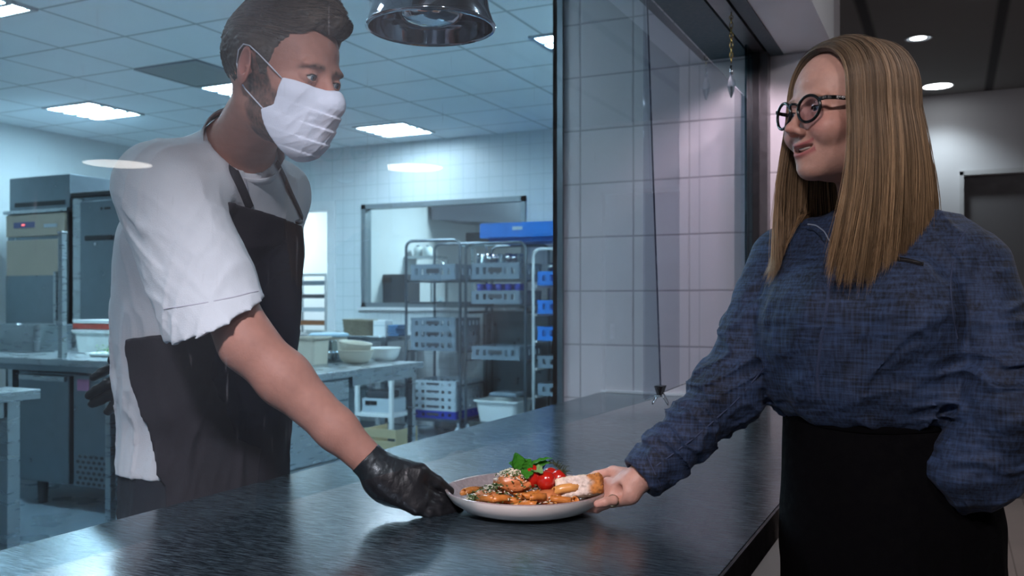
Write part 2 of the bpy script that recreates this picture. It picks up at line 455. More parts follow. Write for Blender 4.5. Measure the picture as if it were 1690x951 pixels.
M_ceil = grid_mat('kitchen_ceiling_tiles', (.80, .84, .86), (.38, .42, .45), .6, .6, -4.717, 4.12, .014, rough=.8)
M_dceil = grid_mat('guest_ceiling_tiles', (.20, .195, .195), (.03, .03, .032), .6, None, .22, 0, .035, rough=.8)
M_tile = grid_mat('white_wall_tiles', (.68, .64, .66), (.40, .37, .39), .236, .228, -1.19, 1.575, .005, rough=.22, ax=(0, 2), noise=.03, bump=.35)
M_ktile = grid_mat('kitchen_wall_tiles', (.66, .70, .72), (.5, .55, .58), .15, .15, 0, 0, .004, rough=.35, ax=(0, 2), noise=.03)
M_wall = mat('painted_wall', (.60, .62, .63), .6, noise=.04, nscale=3)
M_dwall = mat('guest_wall_paint', (.50, .50, .52), .75, noise=.04, nscale=3)
M_white = mat('white_paint', (.74, .74, .75), .5, noise=.03, nscale=5)
M_floor = mat('blue_grey_vinyl', (.17, .23, .28), .3, noise=.08, nscale=4)
M_wood = grid_mat('oak_planks', (.33, .28, .25), (.14, .12, .10), .14, None, 0, 0, .004, rough=.4, noise=.25)
M_trim = mat('dark_trim', (.03, .035, .04), .4, noise=.2, nscale=20)
M_stone = mat('grey_speckled_soffit', (.055, .085, .10), .55, noise=.5, nscale=70)
M_lint = mat('lintel_steel', (.16, .16, .17), .35, metal=.8, noise=.15, nscale=12)
M_steel = mat('brushed_steel', (.42, .46, .48), .3, metal=1, noise=.06, nscale=10, bump=.04, bscale=60, stretch=(1, 1, 6))
M_steeld = mat('dark_steel', (.20, .24, .27), .34, metal=1, noise=.15, nscale=12)
M_chrome = mat('chrome', (.62, .64, .66), .08, metal=1, noise=.04, nscale=20)
M_black = mat('black_plastic', (.012, .012, .014), .4, noise=.2, nscale=30)
M_dgrey = mat('dark_grey_plastic', (.05, .055, .065), .5, noise=.15, nscale=30)
M_blue = mat('blue_crate_plastic', (.01, .18, .62), .4, noise=.12, nscale=15)
M_dblue = mat('deep_blue_plastic', (.01, .03, .35), .4, noise=.15, nscale=15)
M_lgrey = mat('grey_crate_plastic', (.17, .22, .27), .5, noise=.12, nscale=15)
M_pgrey = mat('pale_grey_plastic', (.50, .58, .64), .5, noise=.1, nscale=15)
M_wplas = mat('white_plastic', (.78, .8, .8), .4, noise=.04, nscale=15)
M_cream = mat('cream_and_beige_reflection', (.50, .42, .33), .4, noise=.08, nscale=6)  # control panel cream; on the chiller door it stands in for reflected light
M_beige = mat('beige_stoneware', (.60, .54, .44), .4, noise=.1, nscale=15)
M_white_d = mat('white_glazed_ceramic', (.8, .8, .77), .2, noise=.04, nscale=15)
M_clear = glass_mat('drinking_glass', (.82, .88, .9), 2.2)
M_clearp = mat('clear_plastic_box', (.80, .86, .84), .25, noise=.05, nscale=12)
def emis(name, c, s):
    m = bpy.data.materials.new(name); m.use_nodes = True; nt = m.node_tree
    b = nt.nodes['Principled BSDF']; b.inputs['Base Color'].default_value = (.8, .8, .8, 1)
    n = nt.nodes.new('ShaderNodeTexNoise'); n.inputs['Scale'].default_value = 14; mr = nt.nodes.new('ShaderNodeMapRange')
    mr.inputs[3].default_value = s*.9; mr.inputs[4].default_value = s*1.1
    nt.links.new(n.outputs[0], mr.inputs[0]); nt.links.new(mr.outputs[0], b.inputs['Emission Strength'])
    b.inputs['Emission Color'].default_value = (*c, 1); return m
M_tube = emis('fluorescent_diffuser', KIT, 78.0)
M_tube2 = emis('dim_diffuser', (.72, .88, 1), 34)
M_bulb = emis('halogen_bulb', (.92, .97, 1), 9)
M_disc = emis('pendant_disc', (1, .93, .85), 7)
# ---------------------------------------------------------------- the room shell
KX0, KX1 = -8.05, -1.45; KY0, KY1 = -1.6, 8.16; KZ = 2.98; DZ = 2.69
struct('floor', MB().b2((KX0-.1, KY0-.1, -.1), (-1.38, 12.1, 0)).b2((-1.38, KY0-.1, -.1), (-.36, 3.62, 0)), M_floor)
struct('floor', MB().b2((-.36, -3.1, -.1), (4.6, 3.62, 0)).b2((-1.38, 3.62, -.1), (4.6, 7.0, 0)), M_wood)
struct('ceiling', MB().b2((KX0-.1, KY0-.1, KZ), (-.87, 12.1, KZ+.1)), M_ceil)
struct('ceiling', MB().b2((-.87, -3.1, DZ), (4.6, 7.0, DZ+.1)), M_dceil)
struct('wall_left', MB().b2((KX0-.1, KY0, 0), (KX0, KY1, KZ)), M_wall)
struct('wall_near', MB().b2((KX0, KY0-.1, 0), (-.36, KY0, KZ)), M_wall)
# back wall of the kitchen with doorway and window
bk = MB()
DX0, DX1, DT = -7.15, -6.2, 2.30; WX0, WX1, WZ0, WZ1 = -5.75, -3.79, 1.23, 2.34
bk.b2((KX0, KY1, 0), (DX0, KY1+.14, KZ)); bk.b2((DX0, KY1, DT), (DX1, KY1+.14, KZ)); bk.b2((DX1, KY1, 0), (WX0, KY1+.14, KZ))
bk.b2((WX0, KY1, 0), (WX1, KY1+.14, WZ0)); bk.b2((WX0, KY1, WZ1), (WX1, KY1+.14, KZ)); bk.b2((WX1, KY1, 0), (KX1, KY1+.14, KZ))
struct('wall_back', bk, M_ktile)
struct('wall_partition', MB().b2((-1.53, 3.83, 0), (-1.38, 8.3, KZ)), M_wall)
struct('wall_tiled', MB().b2((-1.53, 3.62, 0), (-.40, 3.83, KZ)), M_tile)
struct('trim_1', MB().b2((-1.545, 3.60, 0), (-1.525, 3.84, KZ)).b2((-1.545, 3.60, 0), (-1.500, 3.618, KZ)), M_steeld)
struct('trim_2', MB().b2((-1.33, 3.607, .921), (-.40, 3.621, .931)), M_white)
struct('wall_guest_back', MB().b2((-1.38, 6.77, 0), (.07, 6.9, DZ)).b2((.07, 6.77, 2.14), (1.1, 6.9, DZ)).b2((1.1, 6.77, 0), (4.6, 6.9, DZ)), M_dwall)
struct('wall_guest_right', MB().b2((4.5, -3, 0), (4.6, 6.8, DZ)), M_dwall)
struct('wall_guest_near', MB().b2((-.4, -3.1, 0), (4.6, -3, DZ)), M_dwall)
dr = MB().b2((.07, 6.84, 0), (1.1, 6.89, 2.14)); dro = struct('door_1', dr, mat('taupe_door', (.10, .095, .10), .5, noise=.06))
h = MB().b2((1.02, 6.81, 1.0), (1.05, 6.84, 1.12)).build('door_handle', M_steel, dro, offset=(0, 0, 0))
struct('trim_3', MB().b2((.05, 6.755, 0), (.075, 6.775, 2.165)).b2((.05, 6.755, 2.14), (1.12, 6.775, 2.17)), mat('door_edge_trim', (.42, .42, .43), .5, noise=.05))
struct('baseboard_guest', MB().b2((1.12, 6.75, 0), (4.5, 6.77, .09)).b2((-1.3, 6.75, 0), (.05, 6.77, .09)), M_trim)
# lintel and bulkhead over the pass
LY0 = -1.6
struct('trim_4', MB().b2((-.90, LY0, 2.27), (-.715, 3.62, KZ)), M_stone)
struct('trim_5', MB().b2((-.715, LY0, 2.30), (-.700, 3.62, KZ)), M_black)
struct('trim_6', MB().b2((-.700, LY0, 2.262), (-.645, 3.62, KZ)), M_lint)
struct('trim_7', MB().b2((-.645, LY0, 2.29), (-.632, 3.62, KZ)), M_black)
struct('trim_8', MB().b2((-.632, LY0, 2.258), (-.584, 3.62, KZ)), M_stone)
struct('ceiling_bulkhead', MB().b2((-.584, LY0, 2.262), (-.40, 3.62, DZ)), M_white)
struct('trim_9', MB().b2((-.688, 3.545, .921), (-.664, 3.62, 2.262)), M_black)
struct('trim_10', MB().b2((-.664, 3.56, .921), (-.634, 3.62, 2.262)), mat('jamb_steel', (.12, .115, .12), .35, metal=.6, noise=.1))
# doorway frame, interior window
struct('trim_11', MB().b2((DX1-.0, KY1-.02, 0), (DX1+.10, KY1+.0, DT+.10)).b2((DX0-.10, KY1-.02, 0), (DX0, KY1, DT+.10)).b2((DX0, KY1-.02, DT), (DX1, KY1, DT+.10)), M_white)
wf = MB()
t = .05
wf.b2((WX0, KY1-.015, WZ0), (WX0+t, KY1+.10, WZ1)); wf.b2((WX1-t, KY1-.015, WZ0), (WX1, KY1+.10, WZ1))
wf.b2((WX0, KY1-.015, WZ1-t), (WX1, KY1+.10, WZ1)); wf.b2((WX0, KY1-.015, WZ0), (WX1, KY1+.10, WZ0+t))
wfo = struct('window_1', wf, mat('grey_window_frame', (.20, .23, .25), .4, metal=.4, noise=.08))
MB().b2((WX0+t, KY1+.04, WZ0+t), (WX1-t, KY1+.046, WZ1-t)).build('window_pane', glass_mat('window_glass', (.9, .96, .97)), wfo, offset=(0, 0, 0))
MB().b2((WX0-.03, KY1-.05, WZ0-.03), (WX1+.03, KY1+.02, WZ0)).build('window_sill', M_white, wfo, offset=(0, 0, 0))
# the rooms behind the window and doorway
struct('wall_scullery_back', MB().b2((KX0, 11.2, 0), (-.4, 11.3, KZ)), M_white)
struct('wall_scullery_left', MB().b2((KX0-.1, KY1, 0), (KX0, 12, KZ)), M_white)
struct('wall_scullery_divider', MB().b2((-6.05, KY1+.14, 0), (-5.98, 11.2, KZ)), M_white)
struct('wall_scullery_right', MB().b2((-1.5, KY1+.14, 0), (-1.4, 11.2, KZ)), M_white)
struct('wall_guest_left', MB().b2((-1.38, 3.83, 0), (-1.30, 6.77, KZ)), M_dwall)
# ---------------------------------------------------------------- kitchen lighting fixtures (recessed 60 cm panels)
def panel(x0, y0, lab, m=None):
    e = empty('ceiling_light', (x0+.3, y0+.3, KZ), lab, 'ceiling light', 'kitchen ceiling lights')
    f = MB(); a = .035
    f.b2((x0+.005, y0+.005, KZ-.012), (x0+.595, y0+a, KZ)).b2((x0+.005, y0+.6-a, KZ-.012), (x0+.595, y0+.595, KZ))
    f.b2((x0+.005, y0+a, KZ-.012), (x0+a, y0+.6-a, KZ)).b2((x0+.6-a, y0+a, KZ-.012), (x0+.595, y0+.6-a, KZ))
    f.build('frame', M_steel, e)
    wd = (.6-2*a)/4
    for k in range(4):
        MB().b2((x0+a+.01, y0+a+k*wd+.020, KZ-.009), (x0+.6-a-.01, y0+a+(k+1)*wd-.020, KZ-.001)).build('diffuser', m or M_tube, e)
    for k in range(3):
        MB().b2((x0+a, y0+a+(k+1)*wd-.019, KZ-.016), (x0+.6-a, y0+a+(k+1)*wd+.019, KZ)).build('louvre', M_steeld, e)
    return e
panel(-5.317, 2.92, 'large bright ceiling light panel at the upper left corner, nearest the camera')
panel(-7.117, 5.32, 'ceiling light panel left of the chef, above the tall fridge')
panel(-5.317, 5.32, 'ceiling light panel mostly hidden behind the chef\'s neck')
panel(-5.217, 7.22, 'ceiling light panel right of the face mask, in front of the interior window', M_tube2)
panel(-2.417, 5.22, 'ceiling light panel cut off by the tiled wall, right of the heat lamp')
panel(-3.517, .52, 'ceiling light panel above the chef\'s back, out of view', M_tube2)  # unseen panel added above the frame for more light on the chef
panel(-2.917, 2.32, 'added ceiling light panel between the chef and the worktable, out of view', M_tube2)  # another unseen panel put in to light the chef
light('scullery_lamp', 'AREA', (-4.2, 10.0, 2.9), (-4.2, 10.0, 0), 190, (.8, .95, 1), 1.2)
light('store_lamp', 'AREA', (-7.0, 9.8, 2.9), (-7.0, 9.8, 0), 60, (.8, .95, 1), .6)
for (x0, y0, lab) in ((-5.317, 4.72, 'grey perforated vent tile in the ceiling behind the chef\'s head'), (-5.317, 2.32, 'dark vent tile in the ceiling corner above the large light')):
    e = empty('ceiling_vent', (x0+.3, y0+.3, KZ), lab, 'ceiling vent')
    MB().b2((x0+.02, y0+.02, KZ-.008), (x0+.58, y0+.58, KZ)).build('face_plate', mat('vent_grey', (.26, .29, .29), .7, noise=.2, nscale=60), e)
    f = MB()
    for a, b in (((0, 0), (.6, .02)), ((0, .58), (.6, .6)), ((0, .02), (.02, .58)), ((.58, .02), (.6, .58))):
        f.b2((x0+a[0], y0+a[1], KZ-.012), (x0+b[0], y0+b[1], KZ))
    f.build('frame', M_steeld, e)
# guest side downlights
def downl(x, y, r, lab, m, rim):
    e = empty('downlight', (x, y, DZ), lab, 'downlight')
    MB().lathe([(r, 0), (r+.012, -.004), (r+rim, -.004), (r+rim, .0), (r, 0)], (x, y, DZ-.001), 32).build('trim_ring', M_chrome if rim > .02 else M_white, e, True)
    MB().lathe([(0, -.004), (r*.5, -.0035), (r, -.002)], (x, y, DZ-.001), 32).build('lens', m, e, True)
downl(-.157, 5.24, .04, 'small chrome-ringed spotlight in the dark ceiling above the woman\'s hair', M_bulb, .03)
downl(-.08, 6.47, .085, 'round flush downlight close to the back wall, right of the woman\'s hair', M_bulb, .006)
# pendant discs that show as reflections on the glass
for (x, y, z, r, lab) in ((1.17, 4.06, 2.0, .17, 'round pendant lamp mirrored on the glass right of the mask, above the window'), (2.45, 3.3, 2.0, .17, 'round pendant lamp mirrored on the glass left of the chef\'s shoulder')):
    e = empty('pendant_lamp', (x, y, z), lab, 'pendant lamp')
    MB().cyl((x, y, z+.05), (x, y, DZ), .004, seg=8).build('cord', M_black, e)
    MB().lathe([(.02, .06), (.06, .05), (r, .012), (r, 0)], (x, y, z), 32).build('lamp_shade', M_dgrey, e, True)
    MB().lathe([(0, .004), (r-.004, .004)], (x, y, z), 32).build('diffuser', M_disc, e, True)
# ---------------------------------------------------------------- serving counter
cm = bpy.data.materials.new('scratched_dark_steel'); cm.use_nodes = True; nt = cm.node_tree; b = nt.nodes['Principled BSDF']; L = nt.links.new; N = nt.nodes.new
tc = N('ShaderNodeNewGeometry')
def nz(scale, rot, st, det=4, dist=0):
    mp = N('ShaderNodeMapping'); mp.inputs['Rotation'].default_value = (0, 0, rot); mp.inputs['Scale'].default_value = st; L(tc.outputs['Position'], mp.inputs['Vector'])
    n = N('ShaderNodeTexNoise'); n.inputs['Scale'].default_value = scale; n.inputs['Detail'].default_value = det; n.inputs['Distortion'].default_value = dist; L(mp.outputs[0], n.inputs['Vector']); return n.outputs[0]
def rng_(v, a, c, o0, o1):
    r = N('ShaderNodeMapRange'); r.inputs[1].default_value = a; r.inputs[2].default_value = c; r.inputs[3].default_value = o0; r.inputs[4].default_value = o1; L(v, r.inputs[0]); return r.outputs[0]
def mth(o, a, c):
    m_ = N('ShaderNodeMath'); m_.operation = o
    for i, v in enumerate((a, c)):
        if isinstance(v, (int, float)): m_.inputs[i].default_value = v
        else: L(v, m_.inputs[i])
    return m_.outputs[0]
brush = nz(26, .25, (1, 60, 1)); brush2 = nz(22, -.2, (1.2, 70, 1)); cross = nz(20, 1.25, (1.2, 80, 1)); patch = nz(2.5, 0, (1, 1, 1))
scr = mth('MAXIMUM', rng_(brush, .54, .68, 0, 1), mth('MAXIMUM', rng_(brush2, .56, .70, 0, 1), rng_(cross, .58, .72, 0, .8)))
cmx = N('ShaderNodeMix'); cmx.data_type = 'RGBA'; cmx.inputs[6].default_value = (.020, .038, .054, 1); cmx.inputs[7].default_value = (.32, .44, .52, 1); L(scr, cmx.inputs[0]); L(cmx.outputs[2], b.inputs['Base Color'])
b.inputs['Metallic'].default_value = .75; b.inputs['Specular IOR Level'].default_value = .6
L(mth('ADD', rng_(patch, .3, .7, .10, .22), mth('MULTIPLY', scr, .25)), b.inputs['Roughness'])
bp = N('ShaderNodeBump'); bp.inputs['Strength'].default_value = .10; bp.inputs['Distance'].default_value = .0004; L(mth('ADD', brush, brush2), bp.inputs['Height']); L(bp.outputs[0], b.inputs['Normal'])
ctr = empty('serving_counter', (-.81, 1.6, 0), 'dark scratched steel serving counter running between the chef and the woman', 'counter')
CZ = .92
MB().b2((-1.331, -1.2, CZ-.012), (-.297, 3.605, CZ)).build('worktop', cm, ctr)
MB().b2((-.296, -1.2, CZ-.055), (-.291, 3.605, CZ-.001)).b2((-1.335, -1.2, CZ-.055), (-1.332, 3.605, CZ-.001)).b2((-1.331, -1.2, CZ-.055), (-.297, 3.605, CZ-.0125)).build('edge_band', M_black, ctr)
MB().b2((-.44, -1.2, 0.0), (-.38, 3.6, CZ-.055)).build('front_panel', M_white, ctr)
MB().b2((-1.2, -1.2, 0.1), (-.441, 3.6, CZ-.055)).b2((-1.15, -1.2, 0), (-.441, 3.6, .1)).build('cabinet', M_steeld, ctr)
# ---------------------------------------------------------------- glass screens
GX = -.69
M_glass = glass_mat('scratched_screen_glass', (.86, .93, .955), 1.15, haze=.32)
M_glass2 = glass_mat('clear_screen_glass', (.86, .86, .90), 1.0, haze=.10)
M_edge = mat('glass_edge', (.05, .05, .10), .25, noise=.1)
def pane(name, c4, m, lab, thick=.006, edges=(1,)):
    e = empty(name, tuple(Vector(c4[0])), lab, 'glass screen')
    MB().poly([(GX, y, z) for y, z in [(p[1], p[2]) for p in c4]], (-thick, 0, 0)).build('pane', m, e)
    mb = MB()
    for i in edges:
        a = Vector(c4[i]); bq = Vector(c4[(i+1) % 4]); mb.tube([a+Vector((-thick/2, 0, 0)), bq+Vector((-thick/2, 0, 0))], thick*.36, 4)
    mb.build('polished_edge', M_edge, e)
    return e
pA = pane('hanging_glass_screen', [(GX, -.6, 1.10), (GX, 2.34, 1.053), (GX, 2.212, 2.125), (GX, -.6, 2.14)], M_glass, 'large scratched glass screen hanging between the chef and the camera', edges=(1,))
GX2 = -.697
e = empty('glass_screen', (GX2, 2.33, 1.06), 'clear glass screen in front of the tiles, right of the metal clip', 'glass screen')
MB().poly([(GX2, 2.215, 1.058), (GX2, 3.54, 1.085), (GX2, 3.54, 2.072), (GX2, 2.215, 2.09)], (-.005, 0, 0)).build('pane', M_glass2, e)
MB().tube([(GX2-.0025, 2.215, 2.09), (GX2-.0025, 3.54, 2.072)], .0022, 4).build('top_edge', mat('pale_glass_edge', (.35, .38, .42), .3, noise=.1), e)
MB().tube([(GX2-.0025, 2.215, 1.058), (GX2-.0025, 3.54, 1.085)], .0022, 4).build('bottom_edge', bpy.data.materials['pale_glass_edge'], e)
MB().b2((GX-.004, 3.43, .93), (GX+.004, 3.544, 2.262)).build('fixed_glass_strip', glass_mat('green_tinted_glass', (.30, .42, .45), 1.2), None)
tag(bpy.data.objects['fixed_glass_strip'], 'narrow dark green tinted glass strip beside the black jamb', 'glass strip')
# corner clip holding the panes
def clip(loc, lab, up=1):
    e = empty('metal_clip', loc, lab, 'clip'); x, y, z = loc
    mb = MB(); w2 = .017
    mb.poly([(x-.012, y-w2, z), (x+.012, y-w2, z), (x+.004, y-w2, z-.024*up), (x-.004, y-w2, z-.024*up)], (0, 2*w2, 0)).build('clip_body', M_chrome if up < 0 else mat('black_clip_metal', (.03, .03, .035), .25, metal=.8, noise=.1), e)
    for s in (-1, 1):
        pts = [(x+s*.004, y-.011, z-.020*up), (x+s*.012, y-.010, z-.032*up), (x+s*.020, y-.006, z-.046*up), (x+s*.021, y, z-.050*up), (x+s*.020, y+.006, z-.046*up), (x+s*.012, y+.010, z-.032*up), (x+s*.004, y+.011, z-.020*up)]
        MB().tube(pts, .0016, 6).build('wire_loop', M_chrome, e, True)
clip((GX-.003, 2.335, 1.083), 'black binder clip with wire loops on the lower corner of the hanging glass')
clip((GX-.003, 2.225, 2.105), 'small metal clip on the top corner of the hanging glass', -1)
# chain with a cut crystal, hanging from the lintel
cw = W(1217, 40, 3.05); cx, cy = GX+.035, 3.02
ch = empty('crystal_chain', (cx, cy, 2.262), 'brass chain with a glass crystal hanging from the lintel', 'chain')
brass = mat('brass', (.50, .34, .12), .25, metal=1, noise=.1)
zt = 2.262; nl = 9; ll = .020
MB().tube([(cx, cy, zt), (cx, cy, zt-.012)], .002, 6).tube([(cx+.006*math.sin(a), cy, zt-.018+.006*math.cos(a)) for a in np.linspace(0, 2*math.pi, 12, endpoint=False)], .0013, 5, True).build('hook', brass, ch, True)
for i in range(nl):
    zc = zt-.028-i*ll*.82; pts = []
    for a in np.linspace(0, 2*math.pi, 14, endpoint=False):
        u = .0055*math.cos(a); v = .011*math.sin(a)
        pts.append((cx+(u if i % 2 else 0), cy+(0 if i % 2 else u), zc+v))
    MB().tube(pts, .0014, 5, True).build('link', brass, ch, True)
zc = zt-.028-nl*ll*.82-.004
MB().lathe([(.0, .03), (.004, .03), (.0055, .012), (.0055, .0), (0, 0)], (cx, cy, zc-.028), 12).build('cap', M_chrome, ch, True)
MB().lathe([(0, 0), (.006, -.006), (.012, -.022), (.0135, -.036), (.009, -.056), (.003, -.074), (0, -.078)], (cx, cy, zc-.028), 8).build('crystal', mat('cut_crystal', (.75, .85, .9), .03, trans=.85, spec=.8, noise=.02), ch)
# ---------------------------------------------------------------- heat lamp
lx, ly, lz = W(711, 47, 1.70).x, W(711, 47, 1.70).y, W(711, 47, 1.70).z
hl = empty('heat_lamp', (lx, ly, lz), 'chrome heat lamp hanging over the counter behind the glass', 'heat lamp')
R = .118
prof = [(R, 0), (R+.001, .006), (R-.007, .03), (R-.012, .06), (R-.014, .10), (R-.018, .16), (R-.035, .20), (.045, .225), (.03, .26), (.03, .30), (.0, .305)]
inn = [(r-.002 if r > .01 else 0, z-.002) for r, z in prof if z < .24][::-1]
M_heat = mat('polished_heat_lamp_steel', (.62, .62, .67), .07, metal=1, noise=.05, nscale=6)
MB().lathe(prof+[(0, .235)]+inn+[(R, 0)], (lx, ly, lz), 64).build('lamp_shade', M_heat, hl, True)
MB().lathe([(R-.002, .001), (R+.003, .0), (R+.004, .004), (R, .007)], (lx, ly, lz), 64).build('rim', M_heat, hl, True)
MB().lathe([(.0, -.006), (.02, -.005), (.042, .0), (.056, .008), (.063, .022), (.0635, .034), (.058, .05), (.05, .07), (.03, .12), (0, .13)], (lx, ly, lz+.012), 48).build('bulb', mat('mirror_bulb_glass', (.75, .74, .78), .06, metal=.9, noise=.1, nscale=25, bump=.25, bscale=30), hl, True)
MB().tube([(lx, ly, lz+.30), (lx, ly, KZ)], .008, 10).build('cord', M_black, hl, True)
# ================================================================ kitchen furniture and goods
def at(px, py, Y):
    """room point on the plane Y=const seen at a photo pixel"""
    r = (px-CX)/F; d = Y/(r*ST+CT); return P2W(r*d, d, CAMZ+(HZ-py)*d/F)
def onz(px, py, z):
    d = F*(CAMZ-z)/(py-HZ); return P2W((px-CX)/F*d, d, z)
# prep counter with undercounter fridge
pc = empty('prep_counter', (-6.1, 4.35, 0), 'long steel prep counter left of the chef with food boxes on top', 'counter')
MB().b2((-7.9, 3.85, .90), (-4.3, 4.85, .94), .004).build('worktop', M_steel, pc)
MB().b2((-7.9, 3.88, .86), (-4.3, 3.90, .90)).b2((-7.9, 4.80, .86), (-4.3, 4.82, .90)).build('apron', M_steeld, pc)
for x in (-7.8, -5.52, -4.36):
    for y in (3.93, 4.76):
        MB().b2((x-.022, y-.022, 0), (x+.022, y+.022, .86)).build('leg', M_steel, pc)
fr = empty('undercounter_fridge', (-4.93, 4.3, 0), 'steel undercounter fridge on short legs below the prep counter', 'fridge')
MB().b2((-5.44, 3.92, .15), (-4.42, 4.74, .85), .004).build('body', M_steeld, fr)
dd = MB().b2((-5.40, 3.88, .16), (-4.93, 3.918, .835), .006).build('door', M_steeld, fr)
MB().b2((-5.38, 3.862, .80), (-4.95, 3.879, .832), .004).build('handle', M_steel, dd)
vp = MB().b2((-4.90, 3.89, .16), (-4.46, 3.918, .845), .004).build('control_panel', M_steeld, fr)
mb = MB()
for r_ in range(6):
    for c_ in range(9): mb.sph((-4.88+c_*.047+(r_ % 2)*.02+.02, 3.889, .18+r_*.033), .013, 8, (1.3, .3, .8))
mb.build('louvre', M_black, vp)
MB().b2((-4.86, 3.884, .75), (-4.76, 3.8895, .82)).build('display', mat('pink_display', (.30, .12, .22), .4, noise=.1), vp)
for x in (-5.3, -4.5):
    for y in (3.98, 4.68): MB().lathe([(.0, 0), (.03, 0), (.028, .012), (.034, .15), (0, .15)], (x, y, 0), 14).build('leg', M_dgrey, fr, True)
# upright post with clamp
pp = at(103, 590, 3.96)
e = empty('upright_post', (pp.x, pp.y, .94), 'pale steel upright post standing on the prep counter', 'post')
MB().b2((pp.x-.019, pp.y-.019, .94), (pp.x+.019, pp.y+.019, 1.73), .003).build('tube', M_steel, e)
MB().b2((pp.x-.022, pp.y-.022, 1.73), (pp.x+.022, pp.y+.022, 1.745), .003).build('cap', M_chrome, e)
MB().cyl((pp.x-.03, pp.y-.01, 1.16), (pp.x+.03, pp.y-.01, 1.16), .014).build('clamp', M_chrome, e)
# steel bin on the prep counter
def gastro(name, lo, hi, m, lab, cat, rim=.015, t=.008, group=None, taper=.93, parent=None, extra=None):
    lo = Vector(lo); hi = Vector(hi); c = (lo+hi)/2
    e = empty(name, (c.x, c.y, lo.z), lab, cat, group)
    mb = MB(); bm = mb.bm
    def ring(z, s, ins=0):
        hx = (hi.x-lo.x)/2*s-ins; hy = (hi.y-lo.y)/2*s-ins; r = min(hx, hy)*.25; pts = []
        for (sx, sy, a0) in ((1, 1, 0), (-1, 1, 90), (-1, -1, 180), (1, -1, 270)):
            for k in range(5):
                a = math.radians(a0+k*22.5); pts.append(bm.verts.new((c.x+sx*(hx-r)+r*math.cos(a), c.y+sy*(hy-r)+r*math.sin(a), z)))
        return pts
    rs = [ring(lo.z, taper), ring(hi.z-rim*.6, 1), ring(hi.z-rim*.6, 1, -rim), ring(hi.z, 1, -rim), ring(hi.z, 1), ring(lo.z+t, taper, t)]
    bm.faces.new(rs[0][::-1]); bm.faces.new(rs[-1])
    for a, b_ in zip(rs[:-1], rs[1:]):
        n = len(a)
        for k in range(n): bm.faces.new((a[k], a[(k+1) % n], b_[(k+1) % n], b_[k]))
    mb.build('tub', m, e)
    return e
p0 = at(-30, 560, 4.5); p1 = at(92, 560, 4.5)
gastro('steel_bin', (p1.x-.62, 4.35, .94), (p1.x, 4.68, 1.13), M_steel, 'shallow steel bin on the prep counter at the left edge', 'bin')
# food boxes
p0 = at(119, 560, 4.45); p1 = at(214, 560, 4.45)
lb = gastro('food_box', (p0.x+.01, 4.45, .94), (p1.x, 4.72, 1.085), M_clearp, 'lower clear food box with pale contents on the prep counter', 'food box')
MB().b2((p0.x, 4.44, 1.086), (p1.x+.01, 4.73, 1.098), .004).build('lid', M_wplas, lb)
p1u = at(186, 530, 4.45)
ub = gastro('food_box', (p0.x+.01, 4.46, 1.098), (p1u.x, 4.70, 1.155), M_clearp, 'upper food box holding red tomatoes, stacked on the clear box', 'food box')
MB().b2((p0.x+.005, 4.452, 1.105), (p1u.x-.005, 4.459, 1.148)).build('red_contents', mat('chopped_tomato', (.45, .07, .05), .4, noise=.5, nscale=40), ub)
MB().b2((p0.x, 4.45, 1.156), (p1u.x+.01, 4.71, 1.168), .004).build('lid', M_wplas, ub)
# herb tray
h0 = at(143, 575, 4.12); h1 = at(196, 575, 4.12)
ht = gastro('herb_tray', (h0.x, 4.12, .94), (h1.x+.05, 4.34, .965), M_clearp, 'low clear tray heaped with green herbs beside the chef\'s elbow', 'tray')
M_herb = mat('green_herb', (.10, .26, .04), .6, noise=.5, nscale=40)
mb = MB()
for i in range(260):
    x = random.uniform(h0.x+.03, h1.x+.02); y = random.uniform(4.15, 4.31); z = .952+random.random()**1.5*.05*(1.2 if abs(x-h0.x-.08) < .05 else .8)
    a = random.random()*6.28; l_ = random.uniform(.010, .02); u = Vector((math.cos(a), math.sin(a), random.uniform(-.4, 1.2))).normalized()
    v = u.cross(Vector((random.random(), random.random(), 1))).normalized()
    P_ = Vector((x, y, z)); mb.poly([P_, P_+u*l_*.5+v*l_*.3, P_+u*l_, P_+u*l_*.5-v*l_*.3], u.cross(v)*.001)
hb = mb.build('chopped_herbs', M_herb, None); tag(hb, 'heap of bright green herb leaves in the clear tray', 'herbs', kind='stuff')
# tall appliances on the back left
x0, x1, Y = -7.52, -6.74, 5.3
bc = empty('blast_chiller', ((x0+x1)/2, Y+.35, 0), 'tall steel blast chiller at the left edge with beige reflection painted on its door and a boxed hood', 'appliance')
MB().b2((x0, Y, .1), (x1, Y+.7, 2.06), .006).b2((x0+.05, Y+.05, 0), (x1-.05, Y+.65, .1)).build('body', M_steeld, bc)
MB().b2((x0+.02, Y+.0, 2.09), (x1+.02, Y+.7, 2.38), .01).build('hood', M_steeld, bc)
MB().b2((x0-.01, Y-.04, 2.06), (x1+.03, Y+.7, 2.09), .003).build('shelf', M_steel, bc)
MB().b2((x0+.1, Y-.006, 2.12), (x1-.04, Y, 2.16)).build('vent_slot', M_black, bc)
cp = MB().b2((x0+.02, Y-.03, 1.86), (x1-.01, Y-.001, 2.05), .005).build('control_panel', M_cream, bc)
dsp = MB().b2((x0+.13, Y-.036, 1.935), (x0+.40, Y-.0305, 1.985)).build('display', mat('display_panel', (.12, .13, .28), .4, noise=.1), cp)
MB().b2((x0+.24, Y-.04, 1.953), (x0+.275, Y-.0361, 1.967)).build('red_digits', emis('red_digits', (1, .05, .02), 2), cp)
MB().b2((x0+.52, Y-.036, 1.93), (x0+.68, Y-.0305, 1.96)).build('name_plate', M_pgrey, cp)
dc = MB().b2((x0+.03, Y-.035, .14), (x1-.04, Y-.001, 1.83), .008).build('door', M_cream, bc)  # beige reflected light painted as the door's colour
